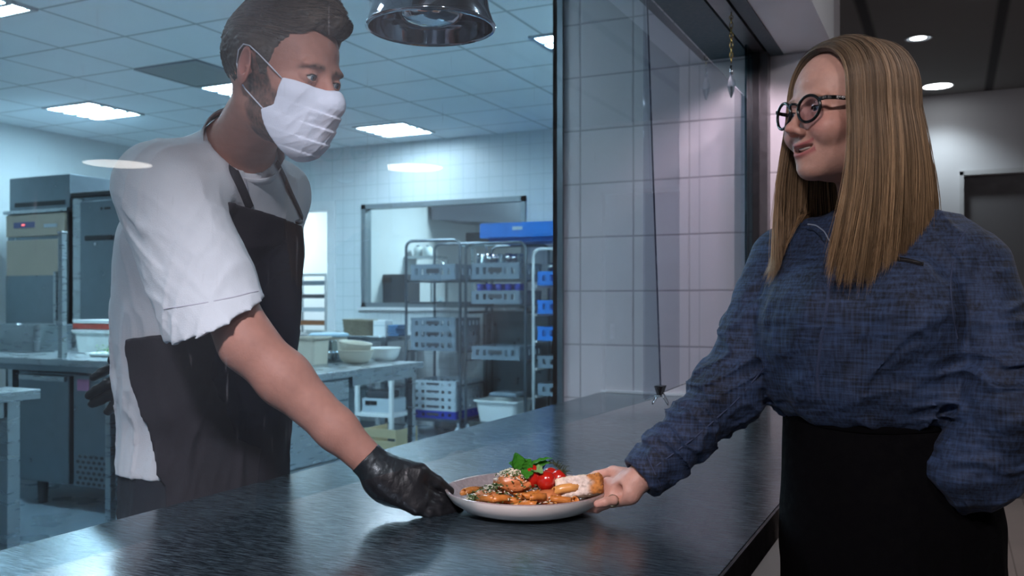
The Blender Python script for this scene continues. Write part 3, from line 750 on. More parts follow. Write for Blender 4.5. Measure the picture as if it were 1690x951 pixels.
MB().b2((x1-.10, Y-.07, 1.0), (x1-.07, Y-.036, 1.55), .006).build('handle', M_steel, dc)
MB().b2((x0+.03, Y-.04, .14), (x1-.04, Y-.0355, 1.52), .002).build('lower_panel', M_steeld, dc)
x0, x1 = -6.68, -5.95
tf = empty('tall_fridge', ((x0+x1)/2, Y+.35, 0), 'tall dark steel fridge between the blast chiller and the chef', 'fridge')
MB().b2((x0, Y, .12), (x1, Y+.72, 2.17), .006).build('body', M_steeld, tf)
MB().b2((x0-.01, Y-.02, 2.17), (x1+.01, Y+.72, 2.21), .003).build('top_cap', M_black, tf)
MB().b2((x0+.01, Y-.012, .14), (x0+.11, Y-.001, 2.16), .002).build('side_panel', M_steel, tf)
dc = MB().b2((x0+.135, Y-.045, .16), (x1-.02, Y-.001, 2.13), .01).build('door', M_steeld, tf)
MB().b2((x0+.22, Y-.072, 1.80), (x0+.52, Y-.046, 1.84), .008).build('handle', M_black, dc)
MB().cyl((x0+.33, Y-.055, 1.77), (x0+.33, Y-.045, 1.77), .013).build('lock', M_chrome, dc)
MB().lathe([(0, 0), (.013, 0), (.013, .004), (0, .004)], (x0+.40, Y-.047, 2.06), 14, M=Matrix.Rotation(math.pi/2, 3, 'X')).b2((x0+.43, Y-.049, 2.05), (x0+.50, Y-.0455, 2.07)).build('badge', M_black, dc)
for x in (x0+.08, x1-.08):
    for y in (Y+.08, Y+.64): MB().cyl((x, y, 0), (x, y, .12), .02).build('leg', M_steel, tf)
# near table at the left frame edge
def table(name, x0, y0, x1, y1, z, lab, legs, th=.045, lt=.03, shelf=None, m=M_steel, cat='table'):
    e = empty(name, ((x0+x1)/2, (y0+y1)/2, 0), lab, cat)
    MB().b2((x0, y0, z-th), (x1, y1, z), .003).build('worktop', m, e)
    for (x, y) in legs: MB().b2((x-lt, y-lt, 0), (x+lt, y+lt, z-th), .003).build('leg', m, e)
    if shelf: MB().b2((x0+.05, y0+.05, shelf-.03), (x1-.05, y1-.05, shelf), .003).build('shelf', m, e)
    return e
nt_ = table('steel_table', -5.3, 1.7, -3.77, 2.82, .90, 'pale steel table cut off by the left edge, corner towards the chef', [(-3.85, 2.72), (-3.85, 1.8), (-5.2, 1.8), (-5.2, 2.72)], lt=.032)
MB().b2((-5.17, 2.70, .78), (-3.883, 2.74, .854)).b2((-3.87, 1.833, .78), (-3.83, 2.687, .854)).build('apron', M_steel, nt_)
mt = table('steel_table', -4.26, 3.5, -3.15, 5.17, .90, 'steel worktable carrying bowls and glasses, right behind the chef\'s forearm', [(-3.20, 5.10), (-3.20, 3.57), (-4.20, 3.57), (-4.20, 5.10)], th=.04, lt=.02)
MB().b2((-4.17, 5.08, .80), (-3.222, 5.12, .859)).b2((-3.22, 4.42, .80), (-3.18, 5.078, .859)).build('apron', M_steel, mt)
dw = empty('drawer_unit', (-3.5, 4.05, 0), 'steel drawer unit under the worktable, beside its legs', 'cabinet')
MB().b2((-3.85, 3.62, .06), (-3.19, 4.39, .855)).build('body', M_steeld, dw)
for (z0, z1) in ((.73, .845), (.40, .72), (.08, .39)):
    d_ = MB().b2((-3.189, 3.64, z0), (-3.172, 4.37, z1), .003).build('drawer', M_steel, dw)
    MB().b2((-3.171, 3.9, z1-.03), (-3.155, 4.12, z1-.018)).build('handle', M_steel, d_)
# crockery on the worktable
def bowl(name, c, rx, ry, hgt, m, lab, cat='bowl', group=None, tilt=None, rz=0):
    e = empty(name, c, lab, cat, group)
    pr = [(.0, 0), (.55, 0), (.70, .06), (.88, .35), (.97, .8), (1.0, .93), (1.03, .96), (1.0, 1.0), (.95, .97), (.90, .75), (.80, .35), (.62, .12), (0, .09)]
    M_ = Matrix.Rotation(rz, 3, 'Z')
    if tilt: M_ = Matrix.Rotation(tilt, 3, 'Y') @ M_
    MB().lathe([(r, z*hgt) for r, z in pr], c, 40, rx, ry, M_).build('body', m, e, True)
    return e
c = onz(587, 599, .90); bowl('oval_bowl', (c.x, c.y, .90), .12, .105, .085, M_beige, 'beige oval bowl under a second one on the worktable')
bowl('oval_bowl', (c.x-.01, c.y, .95), .11, .10, .085, M_beige, 'tilted beige bowl stacked in another on the worktable', tilt=.12)
c = onz(634, 595, .90); bowl('round_dish', (c.x, c.y, .90), .11, .11, .088, M_white_d, 'white round dish at the right end of the worktable', 'dish')
c0 = onz(541, 598, .90); k = 0
for i, (dx, dy, dz) in enumerate(((0, 0, 0), (.06, .03, 0), (-.055, .02, 0), (.01, .065, 0), (.02, .03, .075), (-.03, .04, .075))):
    g = empty('drinking_glass', (c0.x+dx, c0.y+dy, .90+dz), 'upturned drinking glass in the shiny cluster beside the beige bowls', 'glass', 'upturned glasses on the worktable')
    MB().lathe([(.030, 0), (.033, .002), (.026, .055), (.024, .072), (0, .073), (0, .064), (.022, .062), (.024, .052), (.030, 0)], (c0.x+dx, c0.y+dy, .90+dz), 20).build('body', M_chrome if i % 3 == 0 else M_clear, g, True)
c = onz(514, 601, .90)
e = gastro('storage_tub', (c.x-.08, c.y-.08, .90), (c.x+.08, c.y+.09, 1.075), M_beige, 'beige storage tub on the worktable next to the chef\'s arm', 'tub', taper=.9)
c = at(543, 560, 5.04)
e = bowl('round_tub', (c.x, c.y, .90), .125, .125, .17, M_beige, 'round tub with a pale blue lid behind the beige storage tub', 'tub')
MB().lathe([(0, .012), (.12, .012), (.135, .004), (.135, -.012), (.13, -.012)], (c.x, c.y, 1.072), 36).build('lid', mat('pale_blue_lid', (.38, .52, .62), .4, noise=.08), e, True)
# bench along the back wall
bb = table('steel_bench', -7.0, 7.45, -4.97, 8.1, .95, 'steel bench below the interior window holding baskets', [(-6.95, 7.5), (-5.02, 7.5), (-6.95, 8.05), (-5.02, 8.05)], th=.05, lt=.025, shelf=.45)
M_wick = mat('dark_wicker', (.20, .17, .12), .8, noise=.5, nscale=60, bump=.8, bscale=60, stretch=(1, 1, 4))
for (px, w_, lab) in ((583, .11, 'narrow olive wicker basket at the left of the basket pair'), (600, .15, 'wide dark wicker basket next to the white box below the window')):
    c = at(px, 552, 7.6 if px > 590 else 7.75); e = empty('wicker_basket', (c.x, c.y, .95), lab, 'basket')
    mb = MB()
    n_ = 9
    for r_ in range(n_):
        z = .958+r_*.018; ra = w_*(.8+.2*r_/n_)
        mb.tube([(c.x+(ra+.004*math.sin(9*a+r_*math.pi))*math.cos(a), c.y+(ra*.8+.004*math.sin(9*a+r_*math.pi))*math.sin(a), z) for a in np.linspace(0, 2*math.pi, 36, endpoint=False)], .010, 6, True)
    mb.lathe([(0, .952), (w_*.78, .952), (w_*.9, 1.09)], (c.x, c.y, 0), 30, 1, .8)
    mb.build('weave', M_wick, e, True)
c = at(632, 552, 7.6); e = empty('white_carton', (c.x, c.y, .95), 'small white carton on the bench right of the baskets', 'carton')
MB().b2((c.x-.07, c.y-.07, .95), (c.x+.07, c.y+.07, 1.105), .004).build('box', M_wplas, e)
MB().b2((c.x-.071, c.y-.071, 1.05), (c.x+.071, c.y-.0695, 1.06)).build('flap_seam', M_pgrey, e)
for px, z, lab in ((654, 1.02, 'folded blue cloth lying on the bench under the window'), ):
    c = at(px, 545, 7.6); mb = MB()
    for k_ in range(4): mb.box((c.x+random.uniform(-.01, .01), c.y, .965+k_*.028), (.12, .16, .026), random.uniform(-.2, .2), .008)
    tag(mb.build('folded_cloth', mat('blue_cloth', (.06, .16, .30), .8, noise=.3, nscale=20), None), lab, 'cloth')
for px, nn, lab in ((520, 3, 'stack of white plates on the bench at the doorway'), (545, 2, 'low stack of white plates on the bench left of the baskets')):
    c = at(px, 548, 7.65)
    for k_ in range(nn):
        o = MB().lathe([(0, 0), (.06, 0), (.11, .016), (.113, .02), (.06, .008), (0, .006)], (c.x, c.y, .95+k_*.014), 30).build('white_plate', M_white_d, None, True)
        tag(o, lab.replace('stack of white plates', 'white plate stacked'), 'plate', 'plates on the bench '+('at the doorway' if nn == 3 else 'left of the baskets'))
# white trolley with appliance
c0 = at(592, 700, 7.0); c1 = at(650, 700, 7.0)
tr = empty('white_trolley', ((c0.x+c1.x)/2, 7.2, 0), 'white two-shelf trolley seen under the worktable', 'trolley')
xa, xb = c0.x-.05, c1.x-.02
for z in (.62, .26): MB().b2((xa, 7.0, z-.035), (xb, 7.38, z), .004).build('shelf', M_wplas, tr)
for x in (xa+.02, xb-.02):
    for y in (7.02, 7.36):
        MB().b2((x-.018, y-.018, .10), (x+.018, y+.018, .72 if y > 7.2 else .62), .003).build('post', M_wplas, tr)
        cs = MB().cyl((x-.014, y, .045), (x+.014, y, .045), .045).build('caster', M_dgrey, tr)
ap = empty('small_appliance', ((xa+xb)/2, 7.2, .26), 'grey box appliance on the lower shelf of the white trolley', 'appliance')
MB().b2((xa+.05, 7.05, .26), (xb-.05, 7.32, .39), .01).build('housing', M_pgrey, ap)
MB().b2((xa+.09, 7.044, .33), (xa+.22, 7.05, .37)).build('display', M_black, ap)
MB().b2((xa+.07, 7.07, .391), (xb-.09, 7.28, .46), .02).build('top_cover', M_dgrey, ap)
# low wooden box on the floor
c0 = at(600, 717, 6.5); c1 = at(653, 717, 6.5)
wb = empty('wooden_crate', ((c0.x+c1.x)/2, 6.6, 0), 'low pale wooden crate on the floor under the worktable', 'crate')
M_pine = mat('pale_pine', (.50, .40, .24), .6, noise=.2, nscale=12, stretch=(1, 8, 8))
for z in (.03, .13): MB().b2((c0.x, 6.5, z), (c1.x, 6.515, z+.075)).build('board', M_pine, wb)
MB().b2((c0.x, 6.516, .015), (c1.x, 6.85, .03)).build('base_board', M_pine, wb)
for x in (c0.x, c1.x-.015): MB().b2((x, 6.516, .03), (x+.015, 6.85, .2)).build('end_board', M_pine, wb)
# ---------------------------------------------------------------- racks with dish crates
def rack(x0, x1, y0, y1, z1, lab, shelves, m=M_steeld, arch=True):
    e = empty('rack_trolley', ((x0+x1)/2, (y0+y1)/2, 0), lab, 'rack trolley')
    for y in (y0, y1):
        pts = [(x0, y, .12)]
        for a in np.linspace(0, math.pi/2, 6): pts.append((x0+.07-.07*math.cos(a), y, z1-.07+.07*math.sin(a)))
        for a in np.linspace(math.pi/2, 0, 6): pts.append((x1-.07+.07*math.cos(a), y, z1-.07+.07*math.sin(a)))
        pts.append((x1, y, .12)); MB().tube(pts, .014, 8).build('upright_frame', m, e, True)
    for z in shelves:
        MB().b2((x0+.014, y0+.0, z-.018), (x0+.034, y1, z)).b2((x1-.034, y0, z-.018), (x1-.014, y1, z)).b2((x0+.035, y1-.03, z-.015), (x1-.035, y1, z)).build('runner', m, e)
    MB().b2((x0, y0+.01, .14), (x1, y1-.01, .17)).build('base_shelf', m, e)
    for x in (x0+.02, x1-.02):
        for y in (y0, y1): MB().cyl((x-.015, y, .05), (x+.015, y, .05), .05).cyl((x, y, .08), (x, y, .14), .012).build('caster', M_pgrey, e)
    return e
def crate_mesh(w_, d_, h_, m, mh):
    """dish crate standing on z=0 centred on the origin"""
    t = .012; mb = MB()
    mb.b2((-w_/2, -d_/2, 0), (w_/2, d_/2, t))
    for z0, z1 in ((t, h_*.32), (h_*.74, h_)):
        mb.b2((-w_/2, -d_/2, z0), (w_/2, -d_/2+t, z1)).b2((-w_/2, d_/2-t, z0), (w_/2, d_/2, z1)).b2((-w_/2, -d_/2+t, z0), (-w_/2+t, d_/2-t, z1)).b2((w_/2-t, -d_/2+t, z0), (w_/2, d_/2-t, z1))
    for k in range(7):
        x = -w_/2+.03+(w_-.06)*k/6
        for y in (-d_/2, d_/2-t): mb.b2((x-.02, y, h_*.32), (x+.02, y+t, h_*.74))
        y = -d_/2+.03+(d_-.06)*k/6
        for x in (-w_/2, w_/2-t): mb.b2((x, y-.02, h_*.32), (x+t, y+.02, h_*.74))
    return mb
_cr = {}
def crate(x, y, z, h_, m, lab, group, w_=.5, name='dish_crate'):
    key = (round(h_, 3), m.name, w_)
    if key not in _cr:
        e = empty(name, (0, 0, 0), lab, 'crate', group)
        crate_mesh(w_, .5, h_, m, None).build('basket', m, e)
        MB().b2((-.07, -.254, h_*.42), (.07, -.2505, h_*.72)).build('handle_slot', M_dgrey, e)
        _cr[key] = e; e.location = (x, y, z); return e
    return copy_tree(_cr[key], (x, y, z), None, lab, group)
RY0, RY1 = 7.52, 8.06; RM = (RY0+RY1)/2-.02
r1x0, r1x1 = -4.78, -4.18; r2x0, r2x1 = -4.12, -3.50; r3x0, r3x1 = -3.42, -2.84
rack(r1x0, r1x1, RY0, RY1, 1.88, 'left steel rack trolley with grey crates and a blue one at the bottom', (1.50, 1.29, .82, .50))
rack(r2x0, r2x1, RY0, RY1, 1.84, 'middle steel rack trolley with glasses in crates and a white tub', (1.50, 1.27, 1.20, .75))
rack(r3x0, r3x1, RY0, RY1, 1.77, 'white-framed rack trolley by the tiled wall with blue crates', (1.44, 1.18, .94, .69, .44, .19), M_wplas)
x1m, x2m, x3m = (r1x0+r1x1)/2, (r2x0+r2x1)/2, (r3x0+r3x1)/2
crate(x1m, RM, 1.502, .15, M_lgrey, 'grey dish crate at the top of the left rack', 'grey crates')
for k, (z, lab) in enumerate(((.82, 'grey dish crate under two others in the middle of the left rack'), (.925, 'grey dish crate in the centre of the middle stack of the left rack'), (1.03, 'grey dish crate topmost of the middle stack on the left rack'))):
    crate(x1m, RM, z, .105, M_lgrey, lab, 'grey crates')
crate(x1m, RM, .171, .075, M_dblue, 'deep blue crate at the very bottom of the left rack', 'blue crates')
for k, nm in enumerate(('lowest', 'second lowest', 'second highest', 'highest')):
    crate(x1m, RM, .247+k*.072, .070, M_pgrey, 'pale grey crate, %s of the four above the deep blue crate' % nm, 'pale crates')
crate(x2m, RM, 1.502, .15, M_lgrey, 'grey dish crate full of glasses at the top of the middle rack', 'grey crates')
crate(x2m, RM, 1.272, .125, M_lgrey, 'grey dish crate of blue glasses, second from the top of the middle rack', 'grey crates')
crate(x2m, RM, .752, .125, M_lgrey, 'lone grey dish crate in the lower half of the middle rack', 'grey crates')
for z, nm in ((1.442, 'top'), (1.182, 'second'), (.942, 'third')):
    crate(x3m, RM, z, .125, M_blue, 'bright blue crate, %s level of the white-framed rack' % nm, 'blue crates')
for z, nm in ((.692, 'fourth'), (.442, 'fifth'), (.192, 'bottom')):
    crate(x3m, RM, z, .11, M_lgrey, 'grey crate on the %s level of the white-framed rack' % nm, 'grey crates')
bt = empty('blue_tray', (-3.59, RM, 1.885), 'large bright blue crate lying on top of the racks', 'crate')
MB().b2((-3.96, RM-.27, 1.885), (-3.18, RM+.27, 1.90)).b2((-3.96, RM-.27, 1.90), (-3.18, RM-.25, 2.02), .004).b2((-3.96, RM+.25, 1.90), (-3.18, RM+.27, 2.02), .004).b2((-3.96, RM-.249, 1.90), (-3.94, RM+.249, 2.02), .004).b2((-3.20, RM-.249, 1.90), (-3.18, RM+.249, 2.02), .004).build('body', M_blue, bt)
MB().b2((-3.62, RM-.275, 1.95), (-3.52, RM-.2705, 1.98)).build('label_plate', M_pgrey, bt)
MB().b2((-3.90, RM-.2, 1.845), (-3.24, RM+.2, 1.884)).build('foot_rim', M_blue, bt)
gk = None
for row, (zz, m_, nm, hh) in enumerate(((1.655, M_clear, 'clear', .085), (1.40, mat('cobalt_glass', (.02, .05, .35), .15, noise=.1), 'blue', .08))):
    for i in range(5):
        for j in range(2):
            x = x2m-.2+i*.1; y = RM-.17+j*.12
            o = MB().lathe([(.0, 0), (.028, 0), (.034, hh), (.032, hh), (.026, .006), (0, .005)], (x, y, zz-.02 if row else zz), 14).build('drinking_glass', M_chrome if (nm == 'clear' and i % 2) else m_, None, True)
            tag(o, '%s glass standing in the %s crate of the middle rack' % (nm, 'top' if row == 0 else 'second'), 'glass', '%s glasses in the middle rack' % nm)
for i in range(3):
    x = x3m-.15+i*.14
    o = MB().sph((x, RM-.12, 1.66), .055, 14, (1, 1, .8)).build('steel_bowl', M_steel, None, True); tag(o, 'steel bowl on the top crate of the white-framed rack', 'bowl', 'steel bowls on the white-framed rack')
    o.location.z -= .05
wt = gastro('white_tub', (x2m-.22, RM-.25, .171), (x2m+.21, RM+.15, .37), M_wplas, 'white plastic tub on the bottom shelf of the middle rack', 'tub', taper=.86, rim=.02)
MB().b2((x2m-.10, RM-.18, .40), (x2m+.18, RM+.12, .44), .015).build('grey_lid', M_lgrey, wt)
# steel splash panel behind the racks
o = MB().b2((-4.25, 8.12, .22), (-3.1, 8.155, 1.2), .003).build('steel_splash_panel', M_steeld, None); tag(o, 'dark steel panel on the wall behind the middle rack', 'wall panel')
# ---------------------------------------------------------------- seen through the interior window
SB = table('scullery_bench', -5.7, 8.75, -2.6, 9.5, 1.12, 'steel bench in the room behind the interior window', [(-5.6, 8.85), (-2.7, 8.85), (-5.6, 9.4), (-2.7, 9.4)], th=.05, lt=.03)
def boxthing(name, p0, p1, Y, dep, m, lab, cat, extra=None, bev=.012, zb=None):
    a = at(p0[0], p0[1], Y); b_ = at(p1[0], p1[1], Y); zb = b_.z if zb is None else zb
    e = empty(name, ((a.x+b_.x)/2, Y+dep/2, zb), lab, cat)
    MB().b2((a.x, Y, zb), (b_.x, Y+dep, a.z), bev).build('body', m, e); return e, a, b_
e, a, b_ = boxthing('grey_machine', (627, 453), (671, 500), 8.9, .3, M_dgrey, 'dark grey kitchen machine on the bench behind the window', 'machine', zb=1.12)
MB().b2((a.x+.04, 8.89, a.z-.1), (a.x+.16, 8.899, a.z-.04)).build('display', M_black, e)
e, a, b_ = boxthing('towel_dispenser', (650, 394), (668, 436), 10.9, .25, M_wplas, 'white wall dispenser with a yellow label behind the window', 'dispenser')
MB().b2((a.x+.03, 10.89, a.z-.18), (a.x+.10, 10.899, a.z-.10)).build('yellow_label', mat('yellow_label', (.6, .5, .05), .5, noise=.1), e)
MB().b2((a.x-.0, 11.15, a.z-.2), (b_.x, 11.19, a.z-.05)).build('wall_bracket', M_wplas, e)
e, a, b_ = boxthing('blue_wall_caddy', (666, 373), (700, 400), 10.95, .2, M_blue, 'bright blue caddy on the wall above the white dispenser', 'caddy')
MB().b2((a.x+.06, 10.94, a.z-.15), (b_.x-.06, 10.949, a.z-.04)).build('white_sheet', M_wplas, e)
MB().b2((a.x+.05, 11.15, a.z-.15), (b_.x-.05, 11.19, a.z-.05)).build('wall_bracket', M_blue, e)
for px, lab in ((690, 'left white canister on a shelf behind the window'), (706, 'right white canister on a shelf behind the window')):
    c = at(px, 424, 9.5); e = empty('white_canister', (c.x, c.y, c.z), lab, 'canister')
    MB().lathe([(0, 0), (.055, 0), (.058, .09), (.045, .12), (0, .125)], (c.x, c.y, c.z), 18).build('body', M_wplas, e, True)
    MB().cyl((c.x, c.y, c.z+.125), (c.x, c.y, c.z+.14), .02).build('cap', M_lgrey, e)
ca = at(680, 424, 9.5); cb = at(718, 424, 9.5)
o = MB().b2((ca.x-.1, 9.35, ca.z-.03), (cb.x+.1, 9.65, ca.z)).b2((ca.x-.1, 9.62, 1.12), (ca.x-.07, 9.65, ca.z-.03)).b2((cb.x+.07, 9.62, 1.12), (cb.x+.1, 9.65, ca.z-.03)).build('wall_shelf', M_steel, None); tag(o, 'narrow steel shelf behind the window carrying white canisters', 'shelf')
c = at(712, 420, 9.2)
o = MB().tube([(c.x, c.y, 1.12)]+[(c.x, c.y, 1.12+k*.1) for k in range(1, 6)]+[(c.x+.09-.09*math.cos(a), c.y, 1.66+.11*math.sin(a)) for a in np.linspace(0, math.pi, 9)]+[(c.x+.18, c.y, 1.6)], .012, 8).build('curved_tap', M_chrome, None, True); tag(o, 'tall curved steel tap behind the window', 'tap')
c = at(632, 500, 8.8)
o = gastro('yellow_tray', (c.x-.12, 8.78, 1.12), (c.x+.14, 8.88, 1.17), mat('pale_yellow', (.55, .52, .30), .5, noise=.1), 'pale yellow tray on the bench behind the window', 'tray')
for px, lab in ((716, 'left clear spray bottle behind the racks'), (727, 'right clear spray bottle behind the racks')):
    c = at(px, 500, 8.85); e = empty('spray_bottle', (c.x, c.y, 1.12), lab, 'bottle')
    MB().lathe([(0, 0), (.04, 0), (.042, .12), (.02, .17), (.014, .19), (0, .19)], (c.x, c.y, 1.12), 18).build('body', M_pgrey, e, True)
    MB().box((c.x+.01, c.y, 1.325), (.05, .02, .025), 0, .004).cyl((c.x, c.y, 1.31), (c.x, c.y, 1.32), .012).build('trigger', M_wplas, e)
# big extractor hood
hd = empty('extractor_hood', (-3.4, 10, 1.9), 'large grey steel extractor hood hanging behind the window', 'extractor hood')
a0 = at(712, 352, 9.9); a1 = at(868, 405, 9.9); a2 = at(868, 352, 9.9); a3 = at(712, 362, 9.9)
MB().poly([(a0.x, 9.9, a0.z+.35), (a2.x+.8, 9.9, a0.z+.35), (a2.x+.8, 9.9, at(868, 372, 9.9).z-.05), (a0.x, 9.9, a3.z)], (0, .9, 0)).build('canopy', mat('hood_steel', (.16, .17, .20), .35, metal=.7, noise=.1), hd)
MB().b2((a0.x+.05, 10.0, a0.z+.35), (a2.x+.7, 10.7, KZ)).build('duct', M_pgrey, hd)
for (pa, pb, lab) in (((768, 384), (810, 402), 'left black box on the ledge behind the window'), ((826, 384), (866, 402), 'right black box on the ledge behind the window')):
    boxthing('black_box', pa, pb, 9.0, .25, M_black, lab, 'box', zb=at(800, 402, 9.0).z+.001)
lz = at(800, 402, 9.0).z; la = at(760, 402, 9.0); lb_ = at(880, 402, 9.0)
o = MB().b2((la.x, 8.95, lz-.03), (lb_.x+.2, 9.3, lz)).b2((la.x, 9.25, 1.12), (la.x+.03, 9.28, lz-.03)).b2((lb_.x+.17, 9.25, 1.12), (lb_.x+.2, 9.28, lz-.03)).build('steel_ledge', M_steel, None); tag(o, 'steel ledge behind the window carrying two black boxes', 'shelf')
# tray trolley seen through the doorway
x0 = at(494, 540, 9.2).x-.35; x1 = at(538, 540, 9.2).x
tt = empty('tray_trolley', ((x0+x1)/2, 9.45, 0), 'steel tray trolley seen through the doorway beside the chef', 'trolley')
for x in (x0, x1):
    for y in (9.2, 9.7): MB().b2((x-.013, y-.013, .1), (x+.013, y+.013, 1.62)).build('post', M_steel, tt); 
MB().b2((x0, 9.2, 1.62), (x1, 9.7, 1.64)).b2((x0, 9.2, .1), (x1, 9.7, .13)).build('end_frame', M_steel, tt)
for x in (x0, x1):
    for y in (9.2, 9.7): MB().cyl((x-.012, y, .05), (x+.012, y, .05), .05).build('caster', M_dgrey, tt)
for k, m_ in enumerate((M_lgrey, M_dgrey, M_pgrey, mat('baked_orange', (.35, .14, .05), .6, noise=.4), M_lgrey, M_pgrey, M_dgrey)):
    z = 1.5-k*.17
    gastro('baking_tray', (x0+.02, 9.21, z), (x1-.02, 9.69, z+.05), m_, 'tray on the %s level of the tray trolley in the doorway' % ('top', 'second', 'third', 'fourth', 'fifth', 'sixth', 'lowest')[k], 'tray', group='trays of the tray trolley', rim=.004, taper=1)
# ================================================================ people: shared anatomy
def surf(ops, px, py, d0=1.2, d1=2.6, off=.003):
    """first point of a distance field met by the photo ray; moved off the surface by `off`"""
    d = np.arange(d0, d1, .002); P = np.stack([(px-CX)/F*d, d, CAMZ+(HZ-py)*d/F], -1).astype(np.float32)
    f = evalf(ops, P); i = np.argmax(f < 0) if (f < 0).any() else int(np.argmin(f))
    p = P[i].astype(float); e = .003
    g = np.array([evalf(ops, (p+np.eye(3)[k]*e).astype(np.float32)[None])[0]-evalf(ops, (p-np.eye(3)[k]*e).astype(np.float32)[None])[0] for k in range(3)])
    g = g/(np.linalg.norm(g)+1e-9); return p+g*off, g
def c2w(p): return P2W(p[0], p[1], p[2])
def strip(name, ops, pts, wid, thick, m, parent, off=.003, n=40, d0=1.2, d1=2.6):
    """flat ribbon laid on a surface along traced points"""
    pts = np.array(pts, float); t = np.linspace(0, len(pts)-1, n); P = []; Nn = []
    xs = np.interp(t, range(len(pts)), pts[:, 0]); ys = np.interp(t, range(len(pts)), pts[:, 1])
    for x, y in zip(xs, ys):
        p, g = surf(ops, x, y, d0, d1, off); P.append(p); Nn.append(g)
    P = np.array(P); Nn = np.array(Nn)
    k = np.array([.25, .5, .25])
    for _ in range(4):
        for A in (P, Nn):
            B = A.copy(); B[1:-1] = A[:-2]*.25+A[1:-1]*.5+A[2:]*.25; A[:] = B
    T = np.gradient(P, axis=0); T /= np.linalg.norm(T, axis=1)[:, None]+1e-9
    S = np.cross(T, Nn); S /= np.linalg.norm(S, axis=1)[:, None]+1e-9
    wd = np.interp(np.linspace(0, 1, n), np.linspace(0, 1, len(wid)) if hasattr(wid, '__len__') else [0, 1], wid if hasattr(wid, '__len__') else [wid, wid])[:, None]/2
    ring = np.stack([P-S*wd, P-S*wd*.9+Nn*thick, P+S*wd*.9+Nn*thick, P+S*wd, P+S*wd*.9-Nn*thick, P-S*wd*.9-Nn*thick], 1)
    V = ring.reshape(-1, 3); Q = []
    for i in range(n-1):
        for j in range(6): a = i*6+j; b = i*6+(j+1) % 6; Q.append((a, b, b+6, a+6))
    V = V @ MROT.T; pr = parent if parent.parent is None else parent.parent; V = V-np.array(pr.location)
    me = mesh_np(name, V, np.array(Q)); o = link(name, me, m, parent); return o
def strands(name, L, rad, m, parent, cols=None, seg=3, frame='cam', base=None):
    """L: (n,k,3) polylines -> thin tapered tubes in one mesh; base = extra (V,Q,col) sheet"""
    n, k, _ = L.shape
    T = np.gradient(L, axis=1); T /= np.linalg.norm(T, axis=2, keepdims=True)+1e-9
    up = np.array([.3, .2, 1.]); U = np.cross(T, up); U /= np.linalg.norm(U, axis=2, keepdims=True)+1e-9; Wv = np.cross(T, U)
    tap = np.interp(np.linspace(0, 1, k), [0, .15, .8, 1], [.7, 1, .9, .15])[None, :, None]*rad
    V = np.concatenate([(L+(U*math.cos(2*math.pi*s/seg)+Wv*math.sin(2*math.pi*s/seg))*tap)[:, :, None] for s in range(seg)], 2).reshape(-1, 3)
    i, j, s = np.meshgrid(np.arange(n), np.arange(k-1), np.arange(seg), indexing='ij'); s2 = (s+1) % seg
    b = (i*k+j)*seg
    Q = np.stack([b+s, b+s2, b+seg+s2, b+seg+s], -1).reshape(-1, 4)
    C = None
    if cols is not None: C = np.repeat(cols, k*seg, axis=0) if cols.ndim == 2 else np.repeat(cols.reshape(-1, 3), seg, axis=0)
    if base is not None:
        Vb, Qb, Cb = base; Q = np.concatenate([Q, Qb+len(V)]); V = np.concatenate([V, Vb]); C = np.concatenate([C, Cb])
    if frame == 'cam': V = V @ MROT.T
    pr = parent if parent.parent is None else parent.parent
    V = V-np.array(pr.location)
    return link(name, mesh_np(name, V, Q, C), m, parent)
def head_axes(yaw_vec, pitch, roll=0):
    f = nrm([yaw_vec[0], yaw_vec[1], 0]); f = nrm(f*math.cos(pitch)+np.array([0, 0, math.sin(pitch)]))
    l = nrm(np.cross([0, 0, 1], f)); u = np.cross(f, l)
    if roll: l, u = l*math.cos(roll)+u*math.sin(roll), u*math.cos(roll)-l*math.sin(roll)
    return np.stack([f, l, u])
def warp(g, fn): return lambda P: g(fn(P))
